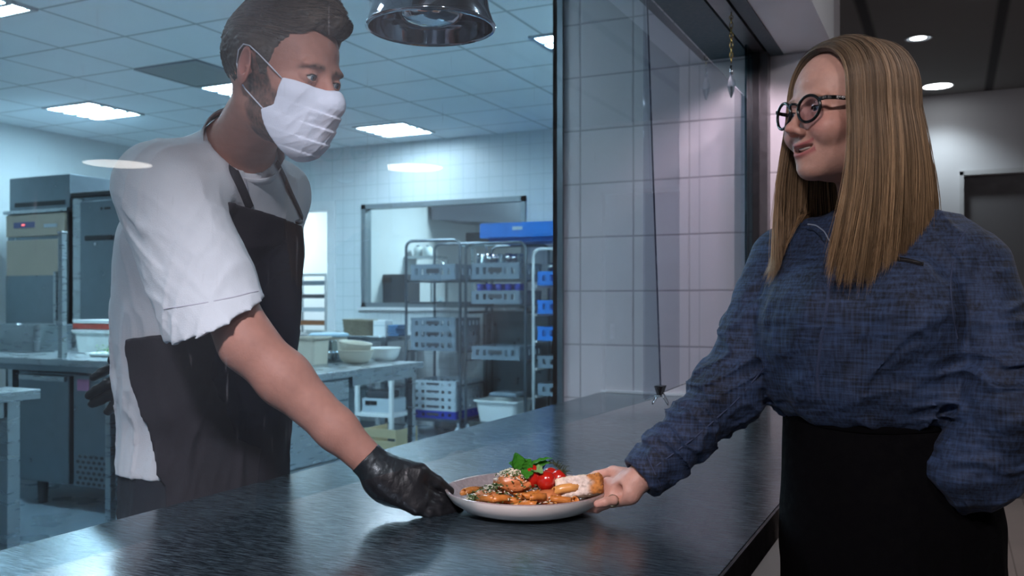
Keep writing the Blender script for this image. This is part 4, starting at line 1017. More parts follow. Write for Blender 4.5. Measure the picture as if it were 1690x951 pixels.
def head_ops(female=False, smile=False):
    o = []; A = lambda g, k: o.append(('add', g, k)); S = lambda g, k: o.append(('sub', g, k))
    A(ell((-.012, 0, .032), (.098, .076, .090)), 0)
    A(ell((.026, 0, .035), (.064, .061, .066)), .02)
    A(ell((.032, 0, -.035), (.056, .055 if female else .058, .072)), .02)
    A(ell((.030, 0, -.072), (.052, .049 if female else .057, .036)), .022)
    A(ell((.0735, 0, -.095), (.019, .020 if female else .024, .017)), .024)
    A(ell((.005, 0, -.06), (.045, .05, .045)), .02)
    for s in (-1, 1):
        A(ell((.061, s*.037, -.028), (.028, .024, .022)), .016)
        A(ell((.082, s*.026, .019), (.012, .024, .008)), .012)
    for s in (-1, 1):
        S(ell((.104, s*.032, .0), (.017, .018, .0125)), .012)
    A(cap((.086, 0, .010), (.108, 0, -.026), .0060 if female else .0075, .0075 if female else .0095), .012)
    A(ell((.111, 0, -.031), (.0115, .0092, .0082) if female else (.0125, .0115, .0095)), .009)
    for s in (-1, 1):
        A(ell((.100, s*.0105, -.036), (.0095, .0052, .0062)) if female else ell((.101, s*.0125, -.037), (.011, .0065, .0075)), .006)
        S(ell((.106, s*.006, -.0445), (.005, .0032, .003)), .002)
    for s in (-1, 1):   # eyelids around the ball
        A(ell((.0775, s*.032, .0005), (.0150, .0165, .0135)), .004)
        wz = ell((.092, s*.032, -.0005), (.012, .0135, .0036 if female else .0042))
        S(wz, .0015)
        S(ell((.0775, s*.032, .0005), (.0128, .0128, .0122)), 0)
    cv = 11 if smile else 2
    wf = lambda P: P+np.stack([13*P[..., 1]**2, np.zeros_like(P[..., 0]), -cv*P[..., 1]**2], -1)
    A(warp(ell((.078, 0, -.064), (.019, .030, .022)), lambda P: P+np.stack([8*P[..., 1]**2, P[..., 0]*0, P[..., 0]*0], -1)), .012)
    if smile:
        for s in (-1, 1):
            A(ell((.070, s*.037, -.036), (.018, .017, .018)), .022)
            S(cap((.100, s*.018, -.036), (.086, s*.034, -.058), .0008, .0006), .007)
        A(warp(ell((.0925, 0, -.0570), (.0085, .027, .0040)), wf), .003)
        A(warp(ell((.0905, 0, -.0735), (.0090, .023, .0052)), wf), .003)
        S(warp(ell((.100, 0, -.0648), (.020, .0262, .0054)), wf), .0015)
    else:
        A(ell((.098, 0, -.061), (.0085, .022, .0048)), .004)
        A(ell((.096, 0, -.070), (.0085, .019, .0055)), .004)
    for s in (-1, 1):   # ears
        R = np.array([[math.cos(.35), s*math.sin(.35), 0], [-s*math.sin(.35), math.cos(.35), 0], [0, 0, 1]])
        A(ell((-.010, s*.081, -.002), (.018, .0065, .031), R), .005)
        S(ell((-.005, s*.0865, .003), (.010, .0055, .019), R), .004)
        A(cap((-.001, s*.084, -.004), (.002, s*.080, -.010), .004), .003)
    return o
def hum(*a): return np.concatenate(a)
# ================================================================ the chef
chef = empty('person', (-1.55, 1.52, 0), 'bearded man in white chef jacket, dark apron and face mask reaching out a plate', 'person')
HC = np.array([-.409, 1.62, 1.709]); HM = head_axes((math.cos(math.radians(25)), -math.sin(math.radians(25))), math.radians(-12)); HS = 1.07
hl2c = lambda p: HC+HS*(np.array(p) @ HM)
fC = np.array([.883, -.469, 0]); lC = np.array([.469, .883, 0])
neckb = np.array([-.545, 1.80, 1.60])
shR = q(290, 325, 1.68); elR = q(408, 566, 1.64); wrR = q(612, 764, 1.645)
shL = q(452, 322, 2.02); elL = np.array([-.76, 2.34, 1.24]); wrL = q(222, 612, 2.20)
skin = vcol(mat('skin', (.42, .24, .19), .58, spec=.3, sss=.12, bump=.25, bscale=260))
def chef_body_ops():
    o = local(head_ops(), HC, HM, HS)
    o += [('add', cap(hl2c((-.028, 0, -.05)), neckb, .056, .062), .02), ('add', cap(neckb, [-.60, 1.86, 1.50], .07, .11), .03)]
    o += [('add', cap(neckb-[0, 0, .03], shR+[0, 0, -.01], .045, .05), .03), ('add', cap(neckb-[0, 0, .03], shL, .045, .05), .03)]
    o += [('add', loft([.95, 1.15, 1.3, 1.42, 1.5], [-.705, -.695, -.665, -.625, -.59], [2.09, 2.06, 2.0, 1.93, 1.88], [.10, .11, .12, .115, .09], [.14, .14, .15, .16, .15], fC, lC), .04)]
    # right arm: deltoid, upper arm, elbow, forearm, wrist
    o += [('add', cap(shR, elR, .054, .049), .03)]
    md = elR+(wrR-elR)*.30; m2 = elR+(wrR-elR)*.72; o += [('add', cap(elR, md, .0490, .0480), .02), ('add', cap(md, m2, .0480, .0365), .02), ('add', cap(m2, wrR+(wrR-elR)*.08, .0365, .029), .02)]
    o += [('add', cap(shL, elL, .05, .042), .03), ('add', cap(elL, wrL, .042, .028), .02)]
    # legs
    for s in (-1, 1):
        hp = np.array([-.705, 2.09, .93])+lC*s*.09; kn = hp+np.array([.01, -.0, -.42])+lC*s*.02; an = kn+np.array([-.03, .01, -.42])
        o += [('add', cap(hp, kn, .085, .06), .03), ('add', cap(kn, an, .055, .04), .02), ('add', cap(an+[0, 0, -.02], an+fC*.12+[0, 0, -.035], .035, .03), .02)]
    return o
CB = chef_body_ops()
def sm01(x): x = np.clip(x, 0, 1); return x*x*(3-2*x)
def chef_col(V):
    L = ((V-HC) @ HM.T)/HS; f, l, u = L[:, 0], np.abs(L[:, 1]), L[:, 2]
    c = np.tile(np.array([.47, .205, .15]), (len(V), 1)); n = vnoise(V*60, 3); n2 = vnoise(V*260, 5)
    isH = (u > -.16) & (u < .2) & (np.abs(f) < .16) & (l < .13)
    red = np.exp(-((l-.085)**2/.0002+(f+.01)**2/.0008+u**2/.002)); red = np.where(isH, red, 0)[:, None]*.8
    c = c*(1-red)+np.array([.50, .18, .15])*red
    # beard: jaw, cheek in front of the ear, chin and upper neck
    low = np.interp(f, [-.03, -.012, .016, .034, .06, .1], [-.060, .025, .020, -.022, -.030, -.040])
    bd = sm01((low-u)/.014)*sm01((u+.158-np.maximum(0, -f)*.6)/.02)*sm01((f+.022+.010*n)/.012)*sm01((.125-f)/.01)
    bd = np.where(isH & ((l < .076) | (u < -.04)), bd, 0)*np.clip(.84+.25*n2+.15*n, 0, 1)
    c = c*(1-bd[:, None])+np.array([.075, .050, .042])*bd[:, None]
    # eyebrows
    bu = .0185-.55*np.maximum(l-.036, 0)
    br = np.exp(-((u-bu)/.0042)**2*1.2)*sm01((l-.010)/.006)*sm01((.052-l)/.008)*(f > .05)*isH*np.clip(.75+.4*n2, 0, 1)
    c = c*(1-br[:, None])+np.array([.09, .055, .04])*br[:, None]
    c *= (1+.06*n)[:, None]
    return np.clip(c, 0, 1)
def body(name, ops, boxes, m, parent, colf):
    """one continuous skin mesh; the head is sampled finer than the rest"""
    Vs, Qs, off = [], [], 0
    for lo, hi, h in boxes:
        V, Q = sdf_raw(ops, lo, hi, h); V = relax(V, Q, 1, .35); Vs.append(V); Qs.append(Q+off); off += len(V)
    V = np.concatenate(Vs); Q = np.concatenate(Qs); col = colf(V); V = V @ MROT.T-np.array(parent.location)
    return link(name, mesh_np(name, V, Q, col), m, parent)
cut = HC[2]-.165*HS
body('body', CB, [((-.62, 1.45, cut), (-.24, 1.80, 1.88), .0019), ((-1.15, 1.40, .0), (-.12, 2.55, cut+.006), .0042)], skin, chef, chef_col)
eye_m = vcol(mat('eye', (.7, .68, .66), .12, spec=.6))
def eyes(parent, C, M, S, iris, gaze=(0, 0)):
    for s in (-1, 1):
        c = C+S*(np.array((.0775, s*.032, .0005)) @ M)
        g = nrm(np.array([1, gaze[0], gaze[1]]) @ M)
        V, Q = sdf_raw([('add', ell(c, (.0122*S,)*3), 0)], c-.016, c+.016, .0012)
        dn = (V-c) @ g/np.linalg.norm(V-c, axis=1)
        col = np.where((dn > .96)[:, None], [.01, .01, .01], np.where((dn > .86)[:, None], iris, [.62, .58, .56]))
        link('eye', mesh_np('eye', V @ MROT.T-np.array(parent.location), Q, col.astype(float)), eye_m, parent)
eyes(chef, HC, HM, HS, [.10, .14, .18], (.15, -.2))
def lashes(parent, C, M, S, r=.0006):
    for s in (-1, 1):
        pts = []
        for t in np.linspace(-1, 1, 9):
            l_ = s*.032+.0125*t; x_ = .0775+math.sqrt(max(0, .0142**2-(.0125*t)**2*.9))-.0003; pts.append(c2w(C+S*(np.array((x_, l_, .0040-.0032*t*t)) @ M)))
        MB().tube(pts, [r*.6]+[r]*7+[r*.6], 5).build('eyelashes', bpy.data.materials.get('eyelash') or mat('eyelash', (.01, .008, .007), .6, noise=.1), parent, True)
lashes(chef, HC, HM, HS)
# jacket
M_jack = mat('white_jacket_cotton', (.70, .66, .68), .8, noise=.03, nscale=10, bump=.35, bscale=420)
def TC(a, b, z, c=(-.69, 2.05)): return np.array([c[0]+a*fC[0]+b*lC[0], c[1]+a*fC[1]+b*lC[1], z])
torsoJ = ([.93, 1.02, 1.15, 1.30, 1.42, 1.50, 1.56], [-.712, -.705, -.695, -.668, -.632, -.60, -.575], [2.09, 2.09, 2.06, 2.01, 1.94, 1.88, 1.86], [.150, .152, .165, .168, .158, .125, .09], [.195, .195, .20, .205, .205, .185, .15])
slv0 = q(278, 318, 1.69); slv1 = q(359, 525, 1.65); sdir = nrm(slv1-slv0); hemn = nrm(sdir+np.array([0, .42, 0]))
CB_t = [('add', cap(neckb, [-.60, 1.86, 1.50], .06, .11), .03), ('add', cap(neckb-[0, 0, .03], shR+[0, 0, -.01], .045, .05), .03), ('add', cap(neckb-[0, 0, .03], shL, .045, .05), .03)]
jack0 = [('add', loft(*torsoJ, fC, lC, 2.2), 0),
        ('add', cap(neckb+[-.005, .02, -.01], q(268, 306, 1.71), .066, .080), .05),
        ('add', cap(neckb+[.0, .03, -.02], q(446, 318, 2.02), .060, .066), .05),
        ('add', cap(q(268, 316, 1.71), slv1+sdir*.03, .080, .090), .035),
        ('add', cap(q(256, 390, 1.86), q(246, 560, 1.98), .072, .066), .035),
        ('add', cap(shL, elL+[0, 0, .05], .075, .07), .04)]
jack1 = [('sub', plane(slv1, -sdir), .004)]
# keep the plane cut local to the sleeve: build the sleeve as its own field first
def field(ops): return lambda P: evalf(ops, P)
sleeve = field([('add', cap(q(262, 312, 1.71), slv1+sdir*.06, .082, .098), 0),
        ('disp', folds(sdir+np.array([.3, 0, .2]), [1, 0, .6], .05, .0042, 2, 1.8, gauss(q(290, 400, 1.65), .11)), 0),
        ('disp', folds([1, 0, -.7], [.5, 0, 1], .045, .0040, 7, 1.8, gauss(q(280, 360, 1.66), .10)), 0),
        ('int', plane(slv1, hemn), .001), ('sub', cap(slv1-sdir*.05, slv1+sdir*.1, .050, .088), .006)])
jack = [jack0[0], jack0[1], jack0[2], ('add', sleeve, .03), jack0[4], jack0[5],
        ('add', lambda P: evalf(CB_t, P)-.013, .02), ('add', cap(shR, shR+(elR-shR)*.55, .069, .066), .03),
        ('disp', folds([.2, 0, 1], [1, -.4, 0], .055, .0065, 1, 1.6, lambda P: .35+.65*np.exp(-((P[..., 2]-1.12)/.14)**2)), 0),
        ('sub', cap(hl2c((-.026, 0, -.05)), neckb+[.0, -.0, -.0], .061, .066), .004)]
organic('chef_jacket', jack, (-1.02, 1.50, .90), (-.38, 2.48, 1.76), .0040, M_jack, chef, it=1)
# sleeve hem stitch, collar band
col_pts = [(356, 182), (361, 206), (372, 232), (388, 254), (408, 266), (430, 270), (452, 262)]
jsurf = [x for x in jack]
def ringband(name, c, n, ra, rb, axA, wid, thick, m, parent, drop=None, a0=0, a1=2*math.pi, seg=60):
    n = nrm(n); A_ = nrm(np.array(axA)-np.dot(axA, n)*n); B_ = np.cross(n, A_)
    ang = np.linspace(a0, a1, seg); V = []
    for a in ang:
        r = A_*ra*math.cos(a)+B_*rb*math.sin(a); o_ = nrm(r); p = np.array(c)+r+(drop(a) if drop else 0)
        V += [p-n*wid/2, p-n*wid/2+o_*thick, p+n*wid/2+o_*thick*.6, p+n*wid/2]
    Q = [(i*4+j, i*4+(j+1) % 4, i*4+4+(j+1) % 4, i*4+4+j) for i in range(seg-1) for j in range(4)]
    V = np.array(V) @ MROT.T; pr = parent if parent.parent is None else parent.parent
    return link(name, mesh_np(name, V-np.array(pr.location), np.array(Q)), m, parent)
cdir = nrm(hl2c((-.03, 0, -.05))-neckb)
ringband('collar', neckb+cdir*.034+np.array([.0, .0, 0]), cdir, .0745, .073, fC, .036, .0035, M_jack, chef, drop=lambda a: np.array([.006, -.004, -.012])*max(0, math.cos(a))**1.5, a0=.25, a1=2*math.pi-.05)
# trousers
M_trs = mat('dark_trousers', (.012, .014, .022), .8, noise=.2, nscale=30, bump=.3, bscale=300)
tro = [('add', loft([.72, .85, .96, 1.0], [-.71, -.71, -.712, -.712], [2.09, 2.09, 2.09, 2.09], [.135, .142, .14, .13], [.185, .19, .185, .18], fC, lC, 2.3), 0)]
for s in (-1, 1):
    hp = np.array([-.705, 2.09, .80])+lC*s*.09; an = np.array([-.73, 2.10, .09])+lC*s*.11
    tro += [('add', cap(hp, an, .098, .068), .03)]
tro += [('disp', folds([0, 0, 1], [1, 0, 0], .06, .006, 4), 0)]
organic('trousers', tro, (-1.0, 1.8, .03), (-.42, 2.4, 1.02), .007, M_trs, chef)
M_shoe = mat('black_shoe', (.01, .01, .012), .35, noise=.2)
for s in (-1, 1):
    an = np.array([-.725, 2.10, .05])+lC*s*.11
    organic('shoe', [('add', ell(an+fC*.06, (.15, .055, .05), np.stack([fC, lC, [0, 0, 1]])), 0), ('int', lambda P: -P[..., 2]+.004, .004)], an-[.25, .25, .06], an+[.28, .25, .1], .006, M_shoe, chef)
# apron: bib and skirt
M_apr = mat('charcoal_apron_canvas', (.034, .028, .034), .85, spec=.15, noise=.35, nscale=9, bump=.3, bscale=350)
aT = list(torsoJ); zs = np.array(torsoJ[0])
aL = loft([.70, .93]+list(zs[1:]), [-.715, -.712]+list(torsoJ[1][1:]), [2.09, 2.09]+list(torsoJ[2][1:]), [.166, .164]+[r+.013 for r in torsoJ[3][1:]], [.21, .208]+[r+.013 for r in torsoJ[4][1:]], fC, lC, 2.2)
def apr_region(P):
    zz = P[..., 2]; cx_ = np.interp(zz, torsoJ[0], torsoJ[1]); cy_ = np.interp(zz, torsoJ[0], torsoJ[2])
    a = (P[..., 0]-cx_)*fC[0]+(P[..., 1]-cy_)*fC[1]; b = (P[..., 0]-cx_)*lC[0]+(P[..., 1]-cy_)*lC[1]
    wb = np.interp(zz, [1.15, 1.25, 1.35, 1.49], [.21, .15, .125, .115])
    bib = np.maximum(np.maximum(np.abs(b+.01)-wb, zz-(1.492-.12*(b+.1))), np.maximum(.0-a, 1.17-zz))
    sk = np.maximum(zz-(1.232+.10*a), np.interp(zz, [.80, .93, 1.05, 1.2], [.085, .085, .05, -.01])-a)
    return np.minimum(bib, sk).astype(np.float32)
def core(P): return aL(P)+.0065
aLL = aL; aL = field([('add', aLL, 0), ('add', lambda P: evalf(CB_t, P)-.028, .02)])
apr = [('add', aL, 0), ('int', apr_region, .003),
       ('disp', folds([.15, 0, 1], [1, -.2, 0], .07, .0055, 9, 1.5, lambda P: np.clip((1.3-P[..., 2])/.25, .15, 1)), 0)]
organic('apron', apr, (-.98, 1.70, .72), (-.40, 2.36, 1.55), .0042, M_apr, chef, it=2)
bs = jack
aps = apr[:1]+bs
strip('apron_strap', bs, [(411, 342), (398, 312), (381, 276), (363, 238), (352, 212)], [.017, .019, .021, .021], .0018, M_apr, chef, off=.004)
strip('apron_strap', bs, [(454, 268), (466, 292), (477, 318), (490, 345), (496, 360)], .011, .0018, M_apr, chef, off=.004)
p, g = surf(apr[:1], 492, 366, off=.003)
cwp = c2w(p); MB().sph(cwp, .0095, 12, (1, 1, .6)).build('strap_button', mat('steel_button', (.3, .3, .33), .25, metal=1, noise=.1), chef, True)
strip('sleeve_hem', bs, [(271, 510), (300, 506), (340, 500), (385, 491), (425, 481)], .0025, .0008, mat('hem_thread', (.55, .50, .55), .9, noise=.1), chef, off=.0012, n=40)
# placket seam of the jacket at the neck, a thin strip darker than the cotton
strip('jacket_placket', bs, [(392, 268), (402, 290), (407, 312), (410, 336)], .004, .0012, mat('placket_thread', (.50, .46, .50), .9, noise=.1), chef, off=.002, n=20)
# waist tie hanging at the back
0 and strip('apron_tie', [('add', loft([.88, 1.0, 1.15], [-.712, -.705, -.695], [2.09, 2.09, 2.06], [.165, .165, .172], [.205, .205, .21], fC, lC, 2.2), 0)], [(207, 668), (222, 694), (240, 712), (262, 724)], .022, .002, M_apr, chef, off=.004, d0=1.6)
# black gloves
M_glv = mat('black_nitrile_glove', (.012, .012, .014), .38, spec=.5, noise=.2, nscale=30, bump=.35, bscale=140)
ad = nrm(wrR-elR)
kn = [q(699, 799, 1.672), q(702, 814, 1.655), q(697, 828, 1.640), q(686, 839, 1.628)]
glR = [('add', cap(wrR-ad*.016, wrR+ad*.03, .0325, .033), 0)]
for i, k_ in enumerate(kn): glR.append(('add', cap(wrR+ad*.025+(k_-kn[1])*.35, k_, .024, .0135), .016))
glR.append(('add', ell(q(652, 803, 1.645), (.050, .024, .036)), .02))
fing = [[kn[0], q(726, 815, 1.682), q(744, 831, 1.692), q(757, 838, 1.70)], [kn[1], q(728, 827, 1.665), q(746, 840, 1.678), q(758, 843, 1.690)],
        [kn[2], q(722, 838, 1.650), q(738, 846, 1.664), q(750, 846, 1.676)], [kn[3], q(708, 847, 1.635), q(724, 849, 1.646), q(735, 849, 1.656)]]
for ff, r_ in zip(fing, (.0112, .0112, .0104, .0092)):
    for j in range(3): glR.append(('add', cap(ff[j], ff[j+1], r_*(1.12-.08*j), r_*(1.04-.1*j)), .004))
th = [q(648, 775, 1.652), q(692, 779, 1.655), q(721, 796, 1.668), q(741, 811, 1.682)]
glR += [('add', cap(th[0], th[1], .021, .0165), .016), ('add', cap(th[1], th[2], .0150, .0118), .006), ('add', cap(th[2], th[3], .0118, .0100), .004)]
glR += [('int', plane(wrR-ad*.014, -ad), .0), ('disp', folds([.3, 0, 1], [1, 0, -.4], .016, .0012, 11, 1.5, gauss(q(640, 780, 1.63), .05)), 0)]
organic('glove', glR, np.array([-.30, 1.56, .915]), np.array([-.08, 1.76, 1.06]), .0018, M_glv, chef, it=1)
wd_ = nrm(np.array([-1, .12, -.35]))
kL = [q(206, 606, 2.20), q(204, 624, 2.19), q(203, 640, 2.19), q(205, 654, 2.20)]
glL = [('add', cap(wrL+[.03, .02, .01], wrL, .034, .034), 0)]
for k_ in kL: glL.append(('add', cap(wrL+(k_-kL[1])*.3, k_, .026, .016), .016))
for ff in ([kL[0], q(186, 606, 2.20), q(168, 615, 2.20), q(155, 623, 2.20)], [kL[1], q(180, 632, 2.18), q(161, 643, 2.18), q(147, 653, 2.18)],
           [kL[2], q(183, 650, 2.19), q(166, 660, 2.19), q(152, 667, 2.19)], [kL[3], q(196, 664, 2.20), q(186, 672, 2.20), q(178, 679, 2.20)], [q(214, 598, 2.17), q(203, 588, 2.16), q(192, 590, 2.15), q(184, 595, 2.15)]):
    for j in range(3): glL.append(('add', cap(ff[j], ff[j+1], .0145-.0012*j, .0135-.0016*j), .004))
glL.append(('disp', folds([1, 0, .3], [0, 0, 1], .016, .0014, 12), 0))
organic('glove', glL, np.array([-1.08, 2.08, 1.0]), np.array([-.84, 2.32, 1.20]), .0026, M_glv, chef, it=1)
# face mask with pleats and ear loops
M_mask = mat('white_mask_fabric', (.72, .70, .78), .8, noise=.03, nscale=20, bump=.25, bscale=500)
def msk_reg(P):
    f, l, u = P[..., 0], np.abs(P[..., 1]), P[..., 2]
    fmin = np.interp(u, [-.135, -.11, -.080, -.064, -.054, -.02, .01], [.060, .045, .030, .026, .047, .052, .054])
    top = u-(-.018+.008*np.clip((l-.008)/.05, 0, 1)+.006*np.exp(-(l/.012)**2))
    return np.maximum(np.maximum(fmin-f, top), -.140+.4*np.maximum(.05-f, 0)-u).astype(np.float32)
def pleat(P):
    u = P[..., 2]+.18*(P[..., 0]-.06); l = np.abs(P[..., 1]); w = np.clip((.050-l)/.02, .15, 1)*(u < -.028)*(u > -.115)
    ph = ((u+.115)/.024) % 1
    return (-.0030*(ph-.5)*w).astype(np.float32)
HEAD0 = [x for x in head_ops() if True][:-6]
mops = [('add', ell((.026, 0, -.052), (.090, .0660, .074)), 0), ('add', cap((.088, 0, -.004), (.113, 0, -.036), .0135, .0165), .03),
        ('add', ell((.066, 0, -.098), (.036, .036, .034)), .03), ('add', ell((.020, 0, -.085), (.066, .0605, .048)), .02), ('add', lambda P: evalf(HEAD0, P)-.0032, .012), ('int', msk_reg, .0015), ('disp', pleat, 0),
        ('disp', folds([.2, .4, 1], [0, 1, 0], .020, .0016, 21, 1.5, gauss((.09, -.02, -.07), .035)), 0)]
mk = organic('face_mask', local(mops, HC, HM, HS), HC-.18, HC+.18, .0019, M_mask, chef, it=1)
def hl_tube(pts, r, name, m, parent):
    P_ = [c2w(hl2c(p)) for p in pts]; return MB().tube(P_, r, 6).build(name, m, parent, True)
for s in (-1, 1):
    hl_tube([(.054, s*.0580, -.014), (.034, s*.0720, .004), (.012, s*.0800, .020), (-.002, s*.0845, .029), (-.014, s*.086, .030), (-.024, s*.084, .020), (-.027, s*.080, .0)], .0012, 'ear_loop', M_mask, mk)
    hl_tube([(.030, s*.058, -.068), (.010, s*.066, -.052), (-.008, s*.072, -.038), (-.018, s*.076, -.026), (-.027, s*.080, .0)], .0012, 'ear_loop', M_mask, mk)
# hair
M_hairc = vcol(mat('dark_brown_hair', (.05, .04, .035), .55, spec=.25))
def hair_reg(P):
    f, l, u = P[..., 0], np.abs(P[..., 1]), P[..., 2]
    hl_ = np.interp(f, [-.12, -.06, -.035, -.022, .004, .012, .022, .034, .055, .075], [-.062, -.060, -.020, .028, .026, -.012, -.010, .030, .062, .074])
    hl_ = hl_+.020*np.clip((.035-l)/.035, 0, 1)*(f < .05)*0
    return (hl_-u).astype(np.float32)*.8
hops = [('add', ell((-.014, 0, .038), (.102, .0815, .090)), 0), ('add', cap((-.02, -.01, .098), (.062, -.012, .108), .040, .030), .03), ('add', cap((.055, -.015, .108), (.098, -.012, .096), .026, .016), .02),
        ('add', cap((.04, .03, .10), (.082, .025, .090), .026, .016), .02), ('int', hair_reg, .006),
        ('disp', folds([1, .15, .1], [0, 1, .3], .0045, .0020, 31, 1.0, None, 9.0), 0), ('disp', folds([1, .3, 0], [0, 1, .3], .016, .0022, 33, 1.0, None, 4.0), 0)]
hv, hq = sdf_raw(local(hops, HC, HM, HS), HC-.19, HC+.22, .0022)
def hcol(V):
    n = vnoise(((V-HC) @ HM.T)*np.array([25., 260., 160.]), 8)[:, None]; n2 = vnoise(V*25., 9)[:, None]
    c = np.array([.070, .052, .042])*(1+.55*n+.25*n2)
    L = ((V-HC) @ HM.T)/HS; gr = sm01((.03-L[:, 2])/.05)[:, None]*.45
    return np.clip(c*(1-gr)+np.array([.12, .105, .095])*gr, .01, 1)
N_ = 7000
th_ = rng.uniform(-1, 1, N_); fr_ = rng.uniform(-.115, .085, N_)
Ls = []
H_ = [x for x in hops if x[0] != 'disp']
def toS(p, ops, off, it=6):
    for _ in range(it):
        v = evalf(ops, p); e = .002; g = np.stack([evalf(ops, p+np.eye(3, dtype=np.float32)[k]*e)-evalf(ops, p-np.eye(3, dtype=np.float32)[k]*e) for k in range(3)], -1)
        g /= np.linalg.norm(g, axis=-1, keepdims=True)+1e-9; p = (p-(v-off)[..., None]*g*.8).astype(np.float32)
    return p
hx = hops[:4]
k_ = 9; tt_ = np.linspace(0, 1, k_)
lat = th_*.085; ln = rng.uniform(.02, .05, N_)
st = np.stack([fr_, lat, np.full(N_, .0)], -1); ang = np.arcsin(np.clip(th_, -1, 1))
st[:, 2] = .04+.10*np.cos(ang*.98)*(1-.3*np.abs(fr_+.01)/.1); st[:, 1] = .09*np.sin(ang)
L_ = st[:, None, :]+tt_[None, :, None]*ln[:, None, None]*np.stack([np.ones(N_), -.12*np.sign(th_)-.1, -.15*np.abs(th_)], -1)[:, None, :]
L_ = toS(L_.astype(np.float32), hx, .0015)
L_ += (rng.uniform(0, .007, (N_, 1, 1))*tt_[None, :, None]*np.array([.6, 0, 1]))
keep = (hair_reg(L_).max(1) < .004); L_ = L_[keep]
Lw = HC+HS*(L_ @ HM); cl = np.array([.075, .052, .038])*rng.uniform(.3, 2.8, (len(Lw), 1))
strands('hair', Lw, .00055, M_hairc, chef, np.clip(cl, .01, 1), base=(hv, hq, hcol(hv)))
# ================================================================ the woman
woman = empty('person', (-.10, 1.72, 0), 'smiling woman with long blonde hair, black glasses and blue denim blouse taking the plate', 'person')
WC = np.array([.5705, 1.55, 1.623]); WM = head_axes((-math.cos(math.radians(19)), -math.sin(math.radians(19))), math.radians(1)); WS = 1.0
wl2c = lambda p: WC+WS*(np.array(p) @ WM)
fW = np.array([-.574, -.819, 0]); lW = np.array([.819, -.574, 0]); OW = np.array([.640, 1.60])
def TW(a, b, z): return np.array([OW[0]+a*fW[0]+b*lW[0], OW[1]+a*fW[1]+b*lW[1], z])
wneck = np.array([.628, 1.585, 1.46])
wsR = q(1292, 428, 1.70); weR = q(1204, 655, 1.67); wwR = q(1047, 797, 1.625)
wsL = q(1604, 442, 1.50); weL = q(1668, 668, 1.42); wwL = q(1585, 795, 1.470)
wrd = nrm(wwR-weR)
wb_ops = local(head_ops(True, True), WC, WM, WS)
wb_ops += [('add', cap(wl2c((-.030, 0, -.05)), wneck, .047, .052), .02), ('add', cap(wneck-[0, 0, .02], wsR+[0, 0, -.0], .035, .038), .03), ('add', cap(wneck-[0, 0, .02], wsL, .035, .038), .03),
           ('add', loft([.75, .95, 1.12, 1.25, 1.35, 1.43], [OW[0]+.02, OW[0]+.01]+[OW[0]]*3+[OW[0]-.005], [1.60]*6, [.12, .12, .09, .10, .09, .06], [.15, .15, .12, .13, .14, .12], fW, lW), .04),
           ('add', cap(wsR, weR, .040, .034), .02), ('add', cap(weR, wwR, .036, .023), .02), ('add', cap(wsL, weL, .040, .034), .02), ('add', cap(weL, wwL, .034, .023), .02)]
for s in (-1, 1):
    hp = TW(0, s*.08, .85); knn = TW(.02, s*.075, .48); an = TW(-.01, s*.07, .08)
    wb_ops += [('add', cap(hp, knn, .075, .052), .03), ('add', cap(knn, an, .050, .032), .02), ('add', cap(an+[0, 0, -.03], an+fW*.11+[0, 0, -.045], .028, .025), .02)]
# left hand inside the skirt pocket: palm and five fingers
hpL = wwL+np.array([-.030, .075, -.05])
wb_ops += [('add', cap(wwL, hpL, .022, .026), .015)]
for i in range(4):
    a_ = hpL+np.array([.012-.012*i, -.006+.006*i, -.012]); b_ = a_+np.array([-.025, .012, -.035]); wb_ops += [('add', cap(a_, b_, .0085), .006), ('add', cap(b_, b_+np.array([-.004, .008, -.025]), .0082, .007), .004)]
wb_ops += [('add', cap(hpL+[-.01, .02, .02], hpL+[-.04, .022, .0], .010, .008), .006)]
# right hand, palm towards the viewer, thumb up, fingers under the plate
def C3(px, py, d): return q(px, py, d)
kn = [C3(1003, 797, 1.668), C3(1002, 809, 1.652), C3(1004, 820, 1.638), C3(1010, 829, 1.628)]
hR = [('add', cap(wwR+wrd*-.02, wwR+wrd*.012, .023, .0225), .01)]
for k_ in kn: hR.append(('add', cap(wwR+wrd*.018+(k_-kn[1])*.45, k_, .0165, .0105), .012))
hR.append(('add', ell(C3(1040, 792, 1.640), (.022, .014, .016)), .012))       # ball of the thumb
hR.append(('sub', ell(C3(1020, 812, 1.612), (.016, .010, .012)), .010))       # hollow palm
fg = [[kn[0], C3(985, 812, 1.680), C3(968, 826, 1.682), C3(955, 832, 1.684)], [kn[1], C3(984, 822, 1.655), C3(968, 836, 1.662), C3(955, 841, 1.668)],
      [kn[2], C3(1000, 833, 1.622), C3(985, 840, 1.628), C3(970, 840, 1.640)], [kn[3], C3(1012, 826, 1.600), C3(998, 829, 1.590), C3(986, 832, 1.592)]]
for ff, r_ in zip(fg, (.0085, .0088, .0082, .0084)):
    for j in range(3): hR.append(('add', cap(ff[j], ff[j+1], r_*(1.06-.06*j), r_*(1.0-.08*j)), .003))
tb = [C3(1040, 786, 1.655), C3(1012, 779, 1.690), C3(984, 785, 1.705), C3(957, 796, 1.715)]
hR += [('add', cap(tb[0], tb[1], .0150, .0112), .012), ('add', cap(tb[1], tb[2], .0100, .0088), .005), ('add', cap(tb[2], tb[3], .0088, .0074), .003)]
wb_ops += hR
